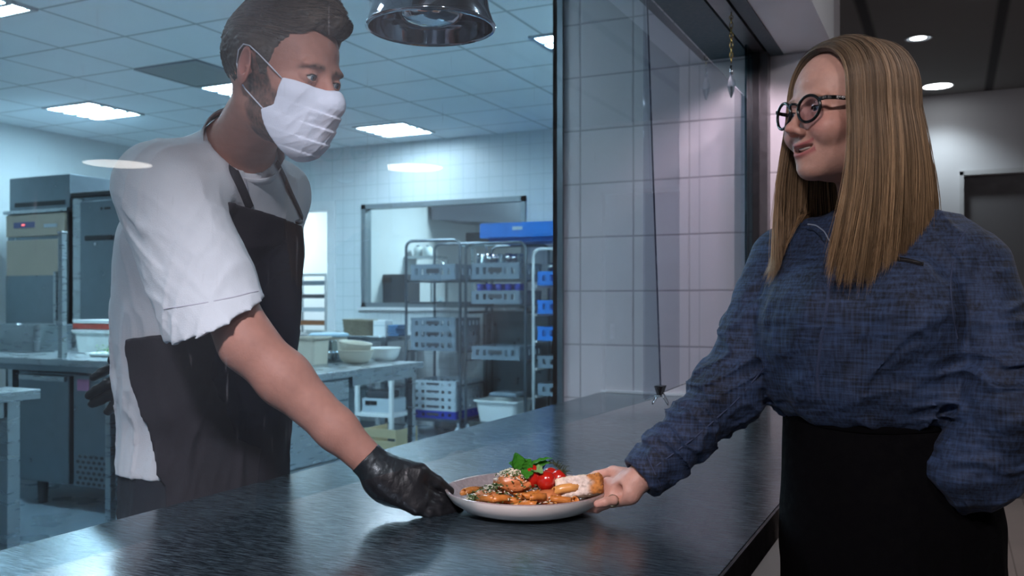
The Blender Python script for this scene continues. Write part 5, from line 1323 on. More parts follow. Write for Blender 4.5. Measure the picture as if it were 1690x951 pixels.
def wcol(V):
    L = ((V-WC) @ WM.T)/WS; f, l, u = L[:, 0], L[:, 1], L[:, 2]; al = np.abs(l)
    c = np.tile(np.array([.56, .33, .27]), (len(V), 1)); n = vnoise(V*60, 13)
    H = (np.abs(u) < .16) & (np.abs(f) < .16) & (al < .13)
    ul = u-11*l**2
    lip = np.exp(-((ul+.0575)/.0036)**2)+np.exp(-((ul+.0735)/.0046)**2); lip = np.clip(lip*1.1, 0, 1)*(f > .060)*(al < .0285)*H
    c = c*(1-lip[:, None])+np.array([.40, .13, .13])*lip[:, None]
    inm = (np.abs(ul+.0648) < .0044)*(f+13*l**2 < .087)*(f > .05)*(al < .028)*H*1.
    c = c*(1-inm[:, None])+np.array([.12, .02, .02])*inm[:, None]
    rs = np.exp(-((al-.042)**2/.0004+(u+.028)**2/.0004))*(f > .03)*H*.45; rs += np.exp(-((f-.120)**2/.0001+(u+.036)**2/.0002))*H*.35
    c = c*(1-rs[:, None])+np.array([.60, .22, .20])*rs[:, None]
    bu = .021-.35*np.maximum(al-.034, 0)
    br = np.exp(-((u-bu)/.0028)**2)*sm01((al-.012)/.006)*sm01((.052-al)/.008)*(f > .05)*H*.75
    c = c*(1-br[:, None])+np.array([.17, .10, .06])*br[:, None]
    ln = np.exp(-((u+.001-.004+(al-.032)**2*14)/.0016)**2)*(f > .078)*(f < .1)*(np.abs(al-.032) < .014)*H*.8
    c = c*(1-ln[:, None])+np.array([.05, .03, .025])*ln[:, None]
    # knuckle redness and nails of the serving hand
    for ff in fg+[tb[1:]+[tb[-1]]]:
        e_ = ff[-1]; dd = np.exp(-((V-e_)**2).sum(1)/(2*.007**2))*.35; c = c*(1-dd[:, None])+np.array([.62, .28, .25])*dd[:, None]
    return np.clip(c*(1+.05*n)[:, None], 0, 1)
skinw = vcol(mat('fair_skin', (.5, .3, .25), .45, spec=.4, sss=.12, bump=.2, bscale=300))
wcut = 1.475
body('body', wb_ops, [((.38, 1.30, wcut), (.78, 1.80, 1.80), .0018), ((.10, 1.50, .92), (.30, 1.78, 1.10), .0017), ((.30, 1.15, 0), (1.05, 1.95, wcut+.005), .0045)], skinw, woman, wcol)
eyes(woman, WC, WM, WS, [.05, .08, .12], (0, -.05))
tv, tq = sdf_raw(local([('add', warp(ell((.0715, 0, -.0625), (.0195, .0265, .0042)), lambda P: P+np.stack([13*P[..., 1]**2, P[..., 0]*0, -11*P[..., 1]**2], -1)), 0), ('disp', lambda P: (.0006*np.cos(P[..., 1]/.0075*2*math.pi)**8).astype(np.float32), 0)], WC, WM, WS), WC-.15, WC+.15, .0012)
link('teeth', mesh_np('teeth', tv @ MROT.T-np.array(woman.location), tq), mat('teeth', (.72, .68, .62), .2, noise=.04), woman)
lashes(woman, WC, WM, WS, .0008)
# ---------------------------------------------------------------- blouse
dm = bpy.data.materials.new('indigo_denim'); dm.use_nodes = True; nt = dm.node_tree; b = nt.nodes['Principled BSDF']; L = nt.links.new; N = nt.nodes.new
tc = N('ShaderNodeTexCoord')
def nz2(scale, st, rot=0, det=4):
    mp = N('ShaderNodeMapping'); mp.inputs['Scale'].default_value = st; mp.inputs['Rotation'].default_value = (0, rot, 0); L(tc.outputs['Object'], mp.inputs['Vector'])
    n = N('ShaderNodeTexNoise'); n.inputs['Scale'].default_value = scale; n.inputs['Detail'].default_value = det; L(mp.outputs[0], n.inputs['Vector']); return n.outputs[0]
def mr2(v, a, c, o0, o1):
    r = N('ShaderNodeMapRange'); r.inputs[1].default_value = a; r.inputs[2].default_value = c; r.inputs[3].default_value = o0; r.inputs[4].default_value = o1; L(v, r.inputs[0]); return r.outputs[0]
def mt2(o, a, c):
    m_ = N('ShaderNodeMath'); m_.operation = o
    for i, v in enumerate((a, c)):
        if isinstance(v, (int, float)): m_.inputs[i].default_value = v
        else: L(v, m_.inputs[i])
    return m_.outputs[0]
wv = nz2(34, (7, 7, .55)); wh = nz2(34, (.6, .6, 8)); big = nz2(9, (1, 1, .7)); fine = nz2(500, (1, 1, 1))
tot = mt2('ADD', mt2('ADD', mr2(wv, .35, .7, 0, .42), mr2(wh, .38, .7, 0, .42)), mt2('ADD', mr2(big, .35, .7, -.12, .22), mr2(fine, .3, .7, -.06, .06)))
mx = N('ShaderNodeMix'); mx.data_type = 'RGBA'; mx.inputs[6].default_value = (.0014, .0050, .016, 1); mx.inputs[7].default_value = (.042, .086, .205, 1); L(tot, mx.inputs[0]); L(mx.outputs[2], b.inputs['Base Color'])
b.inputs['Roughness'].default_value = .75; b.inputs['Sheen Weight'].default_value = .06; b.inputs['Sheen Roughness'].default_value = .4
bp = N('ShaderNodeBump'); bp.inputs['Strength'].default_value = .4; bp.inputs['Distance'].default_value = .0012; L(tot, bp.inputs['Height']); L(bp.outputs[0], b.inputs['Normal'])
M_den = dm
M_seam = mat('denim_seam', (.035, .055, .12), .8, noise=.3, nscale=200, bump=.5, bscale=300)
bz = [1.095, 1.115, 1.15, 1.22, 1.30, 1.37, 1.42, 1.45]
blf = loft(bz, [.640, .640, .632, .622, .625, .635, .640, .640], [1.60]*8, [.118, .132, .148, .150, .142, .118, .088, .06], [.165, .180, .200, .200, .190, .180, .165, .13], fW, lW, 2.15)
rsl_end = wwR-wrd*.012
cuffR0 = wwR-wrd*.075
slR = field([('add', cap(wsR, weR+[.0, 0, .012], .060, .060), 0), ('add', cap(weR+[0, 0, .012], cuffR0, .060, .048), .03), ('add', cap(cuffR0, rsl_end+wrd*.03, .047, .041), .012),
             ('int', plane(rsl_end, wrd), .003), ('sub', cap(rsl_end-wrd*.03, rsl_end+wrd*.05, .024, .040), .004)])
cfd = nrm(np.array([-.75, .05, -.66]))
cuffL = q(1553, 812, 1.455)
slL = field([('add', cap(wsL, weL, .062, .066), 0), ('add', cap(weL, q(1600, 770, 1.445), .066, .060), .04), ('add', ell(q(1625, 775, 1.44), (.060, .055, .055)), .03), ('add', cap(q(1600, 785, 1.448), cuffL, .054, .040), .02),
             ('int', plane(cuffL+cfd*.004, cfd), .004)])
blo0 = [('add', blf, 0), ('add', ell(TW(.085, .072, 1.285), (.070, .082, .075)), .06), ('add', ell(TW(.085, -.072, 1.285), (.070, .082, .075)), .06),
        ('add', cap(wneck-[0, 0, .035], wsR+[.01, 0, .004], .045, .052), .04), ('add', cap(wneck-[0, 0, .008], wsL+[-.01, 0, .006], .052, .052), .04),
        ('add', slR, .012), ('add', slL, .006)]
blo = blo0+[('disp', folds([0.1, 0, 1], [1, .3, 0], .050, .0085, 41, 1.5, lambda P: np.exp(-((P[..., 2]-1.13)/.065)**2)), 0),
            ('disp', folds([.4, 0, 1], [1, .3, 0], .075, .0060, 42, 1.6, lambda P: np.exp(-((P[..., 2]-1.25)/.12)**2)), 0),
            ('disp', folds(np.cross(wrd, [0, .8, .3]), wrd, .036, .0085, 43, 1.5, gauss((weR+wwR)/2, .09), 3.0), 0),
            ('disp', folds([1, 0, .5], [0.2, 0, -1], .036, .0085, 44, 1.5, gauss(weR+[.02, 0, .06], .10), 3.0), 0),
            ('disp', folds([1, 0, .25], [0, 0, 1], .046, .0100, 45, 1.5, gauss(weL, .12), 3.0), 0),
            ('disp', folds([.8, 0, -1], [1, 0, .6], .038, .0060, 46, 1.5, gauss(q(1600, 790, 1.44), .06), 3.0), 0),
            ('disp', folds([.3, 0, -1], [1, 0, 0], .06, .0055, 47, 1.5, gauss(TW(.06, .14, 1.36), .07)), 0),
            ('sub', cap(wneck-[0, 0, .05], wl2c((-.03, 0, -.08)), .050, .060), .006),
            ('sub', cap(wneck+fW*.05-[0, 0, .01], TW(.135, .0, 1.405), .028, .006), .008),
            ('int', lambda P: 1.10-P[..., 2], .01)]
def organic2(name, ops, boxes, m, parent, it=1):
    Vs, Qs, off = [], [], 0
    for lo, hi, h in boxes:
        V, Q = sdf_raw(ops, lo, hi, h); V = relax(V, Q, it); Vs.append(V); Qs.append(Q+off); off += len(V)
    V = np.concatenate(Vs) @ MROT.T-np.array(parent.location); Q = np.concatenate(Qs)
    return link(name, mesh_np(name, V, Q), m, parent)
blo_ns = blo0
# torso part is cut at the waist; sleeves hang lower, so the cut only applies to the torso field
torso_f = field([x for x in blo0[:5]]+[('int', lambda P: 1.10-P[..., 2], .012), ('disp', blo[7][1], 0), ('disp', blo[8][1], 0), ('disp', blo[13][1], 0)])
blo = [('add', torso_f, 0), ('add', slR, .012), ('add', slL, .006)]+blo[9:13]+blo[14:16]
organic2('denim_blouse', blo, [((.10, 1.22, .92), (1.02, 1.90, 1.52), .0038)], M_den, woman, 2)
bsf = blo
strip('placket_seam', bsf, [(1352, 398), (1366, 408), (1371, 440), (1366, 500), (1355, 560), (1348, 620), (1352, 668)], .0055, .0010, M_seam, woman, off=.0005, n=70, d0=1.25, d1=2)
0 and strip('button_placket', bsf, [(1340, 392), (1349, 420), (1346, 470), (1340, 520), (1333, 570), (1327, 620), (1328, 664)], .0022, .0008, M_seam, woman, off=.0006, n=60, d0=1.25, d1=2)
M_zip = mat('zip_tape', (.006, .006, .008), .7, spec=.2, noise=.2)
zp = strip('pocket_zip', bsf, [(1446, 431), (1470, 427), (1498, 430), (1524, 437)], .0100, .0009, M_zip, woman, off=.0005, n=30, d0=1.2, d1=2)
strip('zip_teeth', bsf, [(1450, 431), (1470, 427.5), (1498, 430.5), (1520, 436)], .0025, .0009, M_black, zp, off=.0018, n=30, d0=1.2, d1=2)
strip('shoulder_seam', bsf, [(1596, 378), (1584, 395), (1574, 420), (1568, 470), (1572, 520), (1580, 560)], .003, .0010, M_seam, woman, off=.0004, n=50, d0=1.2, d1=2)
strip('sleeve_seam', bsf, [(1268, 600), (1215, 662), (1150, 720), (1080, 772)], .003, .0010, M_seam, woman, off=.0004, n=50, d0=1.3, d1=2)
strip('cuff_edge', bsf, [(1507, 772), (1530, 795), (1550, 820), (1562, 845)], .004, .0016, M_seam, woman, off=.0004, n=20, d0=1.2, d1=2)
strip('cuff_seam', bsf, [(1068, 752), (1080, 780), (1090, 802)], .0025, .0010, M_seam, woman, off=.0004, n=20, d0=1.3, d1=2)
# collar stand with light edge
strip('collar_edge', bsf, [(1336, 377), (1348, 379), (1360, 390), (1368, 404), (1372, 420)], .011, .0022, M_den, woman, off=.0035, n=30, d0=1.25, d1=2)
strip('collar_stitch', bsf, [(1336, 374), (1350, 376), (1363, 386), (1371, 402)], .0022, .0024, mat('light_thread', (.22, .28, .38), .8, noise=.2), woman, off=.005, n=30, d0=1.25, d1=2)
# skirt
M_skirt = mat('black_skirt_cloth', (.0022, .0022, .0034), .95, spec=.08, noise=.3, nscale=60, bump=.3, bscale=400)
skf = loft([.50, .70, .85, .95, 1.05, 1.10, 1.122], [.665, .665, .665, .662, .652, .643, .640], [1.60]*7, [.170, .175, .172, .160, .138, .124, .120], [.178, .184, .184, .182, .172, .162, .160], fW, lW, 2.1)
sk = [('add', skf, 0), ('disp', folds([.1, 0, 1], [1, .2, 0], .09, .005, 51, 1.5, lambda P: np.clip((1.05-P[..., 2])/.2, 0, 1)), 0)]
organic('skirt', sk, (.42, 1.36, .50), (.90, 1.84, 1.14), .006, M_skirt, woman)
strip('skirt_waistband', sk[:1], [(1306, 676), (1360, 692), (1420, 700), (1480, 702), (1540, 698), (1600, 690)], .032, .0016, M_skirt, woman, off=.002, n=40)
for s in (-1, 1):
    an = TW(.0, s*.07, .05)
    organic('shoe', [('add', ell(an+fW*.05, (.125, .045, .04), np.stack([fW, lW, [0, 0, 1]])), 0), ('int', lambda P: -P[..., 2]+.004, .004)], an-[.22, .22, .06], an+[.22, .22, .1], .006, M_shoe, woman)
# ring and necklace
mcn = fg[3][0]*.2+fg[3][1]*.8; rdir = nrm(fg[3][1]-fg[3][0]); gold = mat('pale_gold', (.75, .60, .38), .18, metal=1, noise=.05)
a1 = nrm(np.cross(rdir, [0, 1, .3])); a2 = np.cross(rdir, a1)
MB().tube([c2w(mcn+.0092*(math.cos(t)*a1+math.sin(t)*a2)) for t in np.linspace(0, 2*math.pi, 28, endpoint=False)], .0019, 6, True).build('ring', gold, woman, True)
# ---------------------------------------------------------------- glasses
gls = empty('tmp', (0, 0, 0)); bpy.data.objects.remove(gls)
M_gf = mat('black_acetate', (.006, .006, .007), .18, spec=.6, noise=.1)
fr_o = None
def rim(s, seg=36):
    pts = []
    for t in np.linspace(0, 2*math.pi, seg, endpoint=False):
        y = .0235*math.cos(t); z = .0215*math.sin(t)-.0015*abs(math.sin(t))
        wrp = -.006*((abs(s*.033+y))/.05)**2
        pts.append(c2w(wl2c((.1055+wrp-.006*0, s*.0335+y, -.001+z))))
    return pts
fr_o = MB().tube(rim(1), .0026, 8, True).build('glasses', M_gf, woman, True)
MB().tube(rim(-1), .0026, 8, True).build('rim', M_gf, fr_o, True)
MB().tube([c2w(wl2c(p)) for p in ((.1045, -.0125, .006), (.109, -.006, .010), (.1105, 0, .011), (.109, .006, .010), (.1045, .0125, .006))], .0021, 8).build('bridge', M_gf, fr_o, True)
for s in (-1, 1):
    pts = [c2w(wl2c(p)) for p in ((.100, s*.056, .009), (.094, s*.066, .0105), (.080, s*.0715, .0105), (.040, s*.0765, .010), (.0, s*.0815, .010), (-.03, s*.084, .002), (-.045, s*.083, -.015))]
    mb = MB()
    for i in range(len(pts)-1):
        a, b_ = pts[i], pts[i+1]
        for dz in (-.0016, 0, .0016): mb.tube([a+Vector((0, 0, dz)), b_+Vector((0, 0, dz))], .0017, 6)
    mb.build('temple', M_gf, fr_o, True)
    lens = MB(); bm_ = lens.bm; P_ = rim(s, 36); cc = sum(P_, Vector())/36; vs = [bm_.verts.new(p) for p in P_]; c_ = bm_.verts.new(cc)
    for i in range(36): bm_.faces.new((vs[i], vs[(i+1) % 36], c_))
    lens.build('lens', glass_mat('lens_glass', (.88, .86, .95), 2.4), fr_o, True)
for k_ in range(5):
    p = wl2c((.078-.0042*k_, .0745, .0112)); MB().box(c2w(p), (.0022, .0009, .0022), TH+.2).build('brand_mark', mat('silver_print', (.5, .5, .5), .4, noise=.05) if k_ == 0 else bpy.data.materials['silver_print'], fr_o)
# ---------------------------------------------------------------- long hair
M_hairw = vcol(mat('dark_blonde_hair', (.3, .2, .1), .42, spec=.45))
land_s = np.array([0, .12, .3, .5, .7, .88, 1.0]); land_f = np.array([.064, .050, .020, -.020, -.070, -.108, -.122]); land_l = np.array([.078, .089, .097, .101, .091, .056, .0])
def hpath(s, side, depth, k, jit=None):
    """s in [0,1]: front lock .. back; returns head-local polylines (n,k,3)"""
    n = len(s); t = np.linspace(0, 1, k)[None]; s_ = s[:, None]
    lf = np.interp(s, land_s, land_f)[:, None]; ll = np.interp(s, land_s, land_l)[:, None]*side[:, None]
    rf = np.interp(s, [0, .5, 1], [.074, .02, -.060])[:, None]; rl = .010+0*rf; ru = np.interp(rf, [-.08, -.02, .03, .06, .085], [.108, .130, .130, .118, .094])
    tc_ = np.clip(t/.42, 0, 1); a = tc_*math.pi/2
    f = rf+(lf-rf)*np.sin(a)**1.0; l = rl+(ll-rl)*np.sin(a)**.9; u = .012+(ru-.012)*np.maximum(np.cos(a), 0)**.72
    td = np.clip((t-.42)/.58, 0, 1)
    uend = np.interp(s, [0, .3, .45, .6, 1], [-.255, -.262, -.235, -.215, -.200])[:, None]
    front = np.interp(s, [0, .2, .5, 1], [.026, .016, -.012, -.050])[:, None]
    u = np.where(t > .42, .012+(uend-.012)*td, u)
    f = f+front*td**1.3; l = l+side[:, None]*(.014*np.sin(td*math.pi*.9)-.008*td**2)
    P = np.stack([f, l, u], -1)
    c = np.array([-.02, 0, -.02]); rad = P-c; rad[..., 2] *= .35; rad /= np.linalg.norm(rad, axis=-1, keepdims=True)+1e-9
    return P-rad*depth[:, None, None]
def place(Pl, s, off=.004):
    P = WC+WS*(Pl @ WM); ok = np.repeat((s < .42)[:, None], Pl.shape[1], 1)
    shp = P.shape; P = P.reshape(-1, 3).astype(np.float32)
    low = (P[:, 2] < 1.50) & ok.reshape(-1); pl = P[low]
    for _ in range(3):
        v = evalf(blo0, pl); e = .004; g = np.stack([evalf(blo0, pl+np.eye(3, dtype=np.float32)[k]*e)-evalf(blo0, pl-np.eye(3, dtype=np.float32)[k]*e) for k in range(3)], -1)
        g /= np.linalg.norm(g, axis=-1, keepdims=True)+1e-9
        pl = pl+np.maximum(off+.004-v, 0)[:, None]*g
    P[low] = pl; return P.reshape(shp)
Vb, Qb, Cb, off_ = [], [], [], 0
for side in (1, -1):
    ns, kk = 60, 44
    s_ = np.linspace(0, 1, ns); P = place(hpath(s_, np.full(ns, side, float), np.full(ns, .010), kk), s_, .002)
    i, j = np.meshgrid(np.arange(ns-1), np.arange(kk-4), indexing='ij'); b_ = off_+i*kk+j
    Qb.append(np.stack([b_, b_+1, b_+kk+1, b_+kk], -1).reshape(-1, 4)); Vb.append(P.reshape(-1, 3)); off_ += ns*kk
Vb = np.concatenate(Vb); Qb = np.concatenate(Qb); Cb = np.tile(np.array([.07, .045, .025]), (len(Vb), 1))
N_ = 13000; s_ = rng.beta(.9, 1.0, N_); side = np.where(rng.random(N_) < .62, 1., -1.)
clump = np.round(s_*46+side*100)                 # strands gather in locks
cs = (np.round(s_*46)/46); s2 = np.clip(s_*.80+cs*.20, 0, 1)
dep = rng.beta(1.3, 2.2, N_)*.013
Pl = hpath(s2, side, dep, 26)
t = np.linspace(0, 1, 26)[None]
ph = (np.sin(clump*12.9898)*43758.5453) % 1; amp = (t**1.4)
Pl[..., 0] += (.010*(ph[:, None]-.5)*amp+rng.normal(0, .0032, (N_, 1))*amp+.0025*np.sin(t*9+ph[:, None]*20)*amp)
Pl[..., 1] += side[:, None]*(.008*(((ph*7) % 1)[:, None]-.5)*amp+.0020*np.sin(t*8+ph[:, None]*30)*amp+rng.normal(0, .0016, (N_, 1))*amp)
Pl[..., 2] += -.022*rng.random((N_, 1))*t**3+rng.normal(0, .012, (N_, 1))*t**4
fly = rng.random(N_) < .03
Pl[fly] += (rng.normal(0, .006, (fly.sum(), 1, 3))*t[..., None]**.6)
Pw = place(Pl, s2)
tone = (.40+1.0*rng.random(N_)*(.35+ph))[:, None, None]
root = np.array([.150, .118, .088]); tip = np.array([.40, .265, .145])
tt2 = t[..., None]**.8; C_ = (root*(1-tt2)+tip*tt2)*tone
strands('hair', Pw, .00043, M_hairw, woman, np.clip(C_, .01, .9), base=(Vb, Qb, Cb))
# ================================================================ the dish
PC = q(868, 813, 1.685); pcx, pcy = c2w(PC).x, c2w(PC).y; CZt = .92
pm = vcol(mat('speckled_glaze', (.5, .45, .45), .16, spec=.6, coat=.4))
pl = empty('dinner_plate', (pcx, pcy, CZt), 'round plate, white outside and greyish speckled inside, held over the counter', 'plate')
PR = .150
outer = [(0, .004), (.075, .002), (.082, .0), (.092, .001), (.118, .008), (.137, .020), (.1475, .034), (PR, .040)]
inner = [(PR-.002, .042), (PR-.006, .040), (.135, .028), (.118, .020), (.10, .0165), (.06, .0145), (0, .014)]
o = MB().lathe(outer, (pcx, pcy, CZt+.001), 96).build('plate_underside', M_white_d, pl, True)
gm = mat('grey_speckled_glaze', (.30, .25, .25), .15, spec=.6, noise=.35, nscale=160)
MB().lathe([outer[-1]]+inner, (pcx, pcy, CZt+.001), 96).build('plate_surface', gm, pl, True)
ZP = CZt+.0155
F_ = np.array([CT, ST, 0]); G_ = np.array([-ST, CT, 0])          # image right, away from the camera
def pp_(r, dpt, z): v = F_*r+G_*dpt; return Vector((pcx+v[0], pcy+v[1], ZP+z))
# r: metres to the right of the plate centre, dpt: metres away from camera
def blob(name, c, r, m, lab, cat, group=None, rz=0, tilt=0, seed=0, rough=.12, sub=3, parent=None):
    bm = bmesh.new(); bmesh.ops.create_icosphere(bm, subdivisions=sub, radius=1)
    for v in bm.verts:
        n = v.co.normalized(); k_ = vnoise(np.array([[n.x*1.7+seed, n.y*1.7, n.z*1.7]]), seed)[0]*rough+vnoise(np.array([[n.x*5, n.y*5+seed, n.z*5]]), seed+1)[0]*rough*.4
        k_ += vnoise(np.array([[n.x*13, n.y*13+seed, n.z*13]]), seed+2)[0]*rough*.3; v.co = n*(1+k_)
    M_ = Matrix.Rotation(rz, 4, 'Z') @ Matrix.Rotation(tilt, 4, 'Y') @ Matrix.Diagonal((*r, 1)); bmesh.ops.transform(bm, matrix=M_, verts=bm.verts[:])
    me = bpy.data.meshes.new(name); bm.to_mesh(me); bm.free()
    for p in me.polygons: p.use_smooth = True
    o = link(name, me, m, parent); 
    if parent is None: o.location = c
    else:
        o.location = Vector(c)-parent.location
    if lab: tag(o, lab, cat, group)
    return o
# penne pieces with sauce
M_pen = mat('sauced_pasta', (.44, .165, .035), .28, spec=.6, noise=.55, nscale=55, sss=.05)
M_pen2 = mat('golden_pasta', (.58, .29, .08), .3, spec=.6, noise=.4, nscale=55)
def penne_mesh(m):
    mb = MB(); bm = mb.bm; n = 14; L2 = .019; ro, ri = .0058, .0040; rings = []
    for (x, r, sl) in ((-L2, ri, 1), (-L2, ro, 1), (-.006, ro*1.03, 0), (.006, ro*1.03, 0), (L2, ro, 1), (L2, ri, 1), (0, ri, 0)):
        ring = []
        for k in range(n*2):
            a = math.pi*k/n; rr = r*(1.12 if (k % 2 and r > .005) else 1); y = rr*math.cos(a); z = rr*math.sin(a); bend = .0025*(1-(x/L2)**2)
            ring.append(bm.verts.new((x+(z*.7 if sl else 0)*(1 if x > 0 else 1), y, z+bend)))
        rings.append(ring)
    m2 = n*2
    for a, b_ in zip(rings, rings[1:]+rings[:1]):
        for k in range(m2): bm.faces.new((a[k], a[(k+1) % m2], b_[(k+1) % m2], b_[k]))
    bmesh.ops.recalc_face_normals(bm, faces=bm.faces[:]); me = bpy.data.meshes.new('penne'); bm.to_mesh(me); bm.free()
    for p in me.polygons: p.use_smooth = True
    me.materials.append(m); return me
pA_, pB_ = penne_mesh(M_pen), penne_mesh(M_pen2)
ppos = []
rr_ = random.Random(4)
spots = [(-.085, -.045), (-.07, -.07), (-.045, -.085), (-.02, -.09), (.0, -.098), (.02, -.09), (.04, -.085), (.062, -.075), (-.10, -.02), (-.06, -.05), (-.03, -.065), (.01, -.07), (.045, -.06), (.03, -.055), (.0, -.05),
         (-.075, -.02), (.075, -.05), (.055, -.035), (-.04, -.03), (.02, -.03), (.06, -.01), (-.08, .01), (-.05, .02), (.03, .03), (.07, .02), (0, .05), (-.03, .06), (.04, .06)]
for i, (r_, d_) in enumerate(spots):
    z = .008+.008*(i % 3)+(.004 if i % 2 else 0); rz = rr_.uniform(-.9, .9)+TH+(0 if i % 3 else 1.0)
    o = bpy.data.objects.new('penne', pB_ if i % 3 == 0 else pA_); COL.objects.link(o); o.location = pp_(r_, d_, z); o.rotation_euler = (rr_.uniform(0, 6), rr_.uniform(-.22, .22), rz)
    tag(o, 'sauced penne tube in the bed of pasta on the plate', 'pasta', 'penne on the plate')
o = bpy.data.objects.new('penne', pB_); COL.objects.link(o); o.location = pp_(.070, -.055, .034); o.rotation_euler = (.5, -.12, TH+.1); o.scale = (1.25, 1.25, 1.25)
tag(o, 'large golden penne tube lying on top beside the bread', 'pasta', 'penne on top of the pasta')
# sauce bed
M_sau = mat('tomato_sauce', (.30, .075, .02), .22, spec=.6, noise=.6, nscale=50, bump=.8, bscale=120)
def lumpy(name, cx_, cd, ra, rd, h0, m, lab, cat, seed, n=48, amp=.35, kind=None):
    bm = bmesh.new(); g = [[None]*(n+1) for _ in range(n+1)]
    V, Q = [], []
    R_ = 14; rings = []
    for i in range(R_+1):
        rr = i/R_; ring = []
        for k in range(n):
            a = 2*math.pi*k/n; e = 1+.12*vnoise(np.array([[math.cos(a)*2, math.sin(a)*2, seed]]), seed)[0]
            x = rr*ra*math.cos(a)*e; y = rr*rd*math.sin(a)*e
            hgt = h0*(1-rr**2.2)*(1+amp*vnoise(np.array([[x*70, y*70, seed*1.]]), seed)[0])
            ring.append(bm.verts.new(pp_(cx_+x, cd+y, max(-.0005, hgt-.001))))
        rings.append(ring)
    for i in range(R_):
        for k in range(n):
            f_ = (rings[i][k], rings[i][(k+1) % n], rings[i+1][(k+1) % n], rings[i+1][k])
            if i == 0 and False: continue
            bm.faces.new(f_)
    bm.faces.new(rings[-1][::-1])
    bmesh.ops.remove_doubles(bm, verts=bm.verts[:], dist=1e-6)
    bmesh.ops.recalc_face_normals(bm, faces=bm.faces[:])
    me = bpy.data.meshes.new(name); bm.to_mesh(me); bm.free()
    for p in me.polygons: p.use_smooth = True
    o = link(name, me, m, None); tag(o, lab, cat, kind=kind); return o
lumpy('tomato_sauce', -.005, -.02, .105, .085, .016, M_sau, 'red brown tomato sauce under the penne on the plate', 'sauce', 3)
# chicken pieces
M_chk = mat('roast_chicken', (.42, .155, .055), .35, noise=.7, nscale=45, sss=.08, bump=.5, bscale=90)
blob('chicken_fillet', pp_(-.022, -.025, .040), (.037, .026, .022), M_chk, 'large browned chicken fillet under the grated cheese, left of the tomatoes', 'chicken', rz=TH+.1, seed=5, rough=.16, sub=4)
blob('chicken_fillet', pp_(-.072, -.048, .020), (.024, .018, .012), M_chk, 'small chicken piece at the left edge of the pasta', 'chicken', rz=TH-.3, seed=8)
blob('chicken_fillet', pp_(.038, -.060, .022), (.026, .016, .013), M_chk, 'reddish chicken piece in front of the tomatoes', 'chicken', rz=TH+.4, seed=12)
# tomatoes with dried calyx vine
M_tom = mat('roasted_tomato', (.34, .010, .005), .16, spec=.7, noise=.35, nscale=25, sss=.1, coat=.4)
M_vine = mat('dark_vine', (.030, .045, .015), .6, noise=.4, nscale=60)
for (r_, d_, z, s_, lab, hz_) in ((.012, -.028, .052, (.015, .015, .021), 'tall roasted tomato half next to the chicken, leftmost of the tomatoes', .1), (.036, -.035, .045, (.018, .016, .019), 'glossy roasted tomato in the middle, facing the viewer', 0),
                             (.060, -.018, .045, (.015, .015, .018), 'roasted tomato on the right, below the dark vine', 0), (.045, .000, .048, (.016, .016, .017), 'roasted tomato at the back beneath the vine', 0)):
    t_ = empty('roasted_tomato', pp_(r_, d_, z), lab, 'tomato')
    blob('flesh', pp_(r_, d_, z), s_, M_tom, None, None, seed=int(r_*1000)+20, rough=.09, parent=t_, tilt=hz_)
vn = MB()
vr = random.Random(3)
main = [pp_(.028, -.012, .060), pp_(.038, -.012, .076), pp_(.050, -.014, .074), pp_(.062, -.020, .064), pp_(.072, -.026, .056)]
vn.tube(main, [.0016, .0015, .0014, .0012, .0009], 6)
for i in range(26):
    b_ = main[vr.randrange(1, 5)].lerp(main[vr.randrange(1, 5)], vr.random()); a = vr.uniform(-1, 1); l_ = vr.uniform(.008, .018)
    e_ = b_+Vector(F_)*l_*a+Vector((0, 0, vr.uniform(-.006, .012)))+Vector(G_)*vr.uniform(-.008, .004); m_ = b_.lerp(e_, .5)+Vector((0, 0, vr.uniform(.001, .005)))
    vn.tube([b_, m_, e_], [.0010, .0008, .0004], 5)
tag(vn.build('tomato_vine', M_vine, None, True), 'dark curled tomato vine stalk on top of the roasted tomatoes', 'vine')
# basil sprig
M_bas = mat('basil_leaf', (.05, .27, .025), .32, spec=.5, noise=.3, nscale=40, sss=.1)
M_basp = mat('basil_leaf_underside', (.22, .42, .16), .5, noise=.15, nscale=40)
def leaf(name, base, dirv, upv, length, width, m, parent, cup=.35, curl=.25):
    dv = Vector(dirv).normalized(); uv = Vector(upv); uv = (uv-dv*uv.dot(dv)).normalized(); sv = dv.cross(uv)
    bm = bmesh.new(); nu, nv = 14, 9; g = []
    for i in range(nu+1):
        t_ = i/nu; w_ = width*math.sin(math.pi*min(1, t_**.8*1.0))**.8*.5*(1 if t_ < 1 else 0)+.0004; row = []
        for j in range(nv):
            s_ = j/(nv-1)*2-1
            p = Vector(base)+dv*length*t_+sv*w_*s_+uv*(cup*w_*abs(s_)**1.6-curl*length*t_**2+.0012*math.sin(t_*22+abs(s_)*3)*abs(s_)*(1 if w_ > .002 else 0)-(.0006 if abs(s_) < .1 else 0))
            row.append(bm.verts.new(p))
        g.append(row)
    for i in range(nu):
        for j in range(nv-1): bm.faces.new((g[i][j], g[i][j+1], g[i+1][j+1], g[i+1][j]))
    ex = bmesh.ops.solidify(bm, geom=bm.faces[:], thickness=.0007)
    mb = MB(); mb.bm.free(); mb.bm = bm; return mb.build(name, m, parent, True)
bsl = empty('basil_sprig', pp_(-.002, -.02, .062), 'fresh green basil sprig standing on top of the food', 'basil')
def R3(r, d, z): v = F_*r+G_*d; return (v[0], v[1], z)
MB().tube([pp_(.0, -.018, .050), pp_(.004, -.018, .066), pp_(.014, -.018, .074)], [.0013, .0012, .001], 6).build('stem', M_bas, bsl, True)
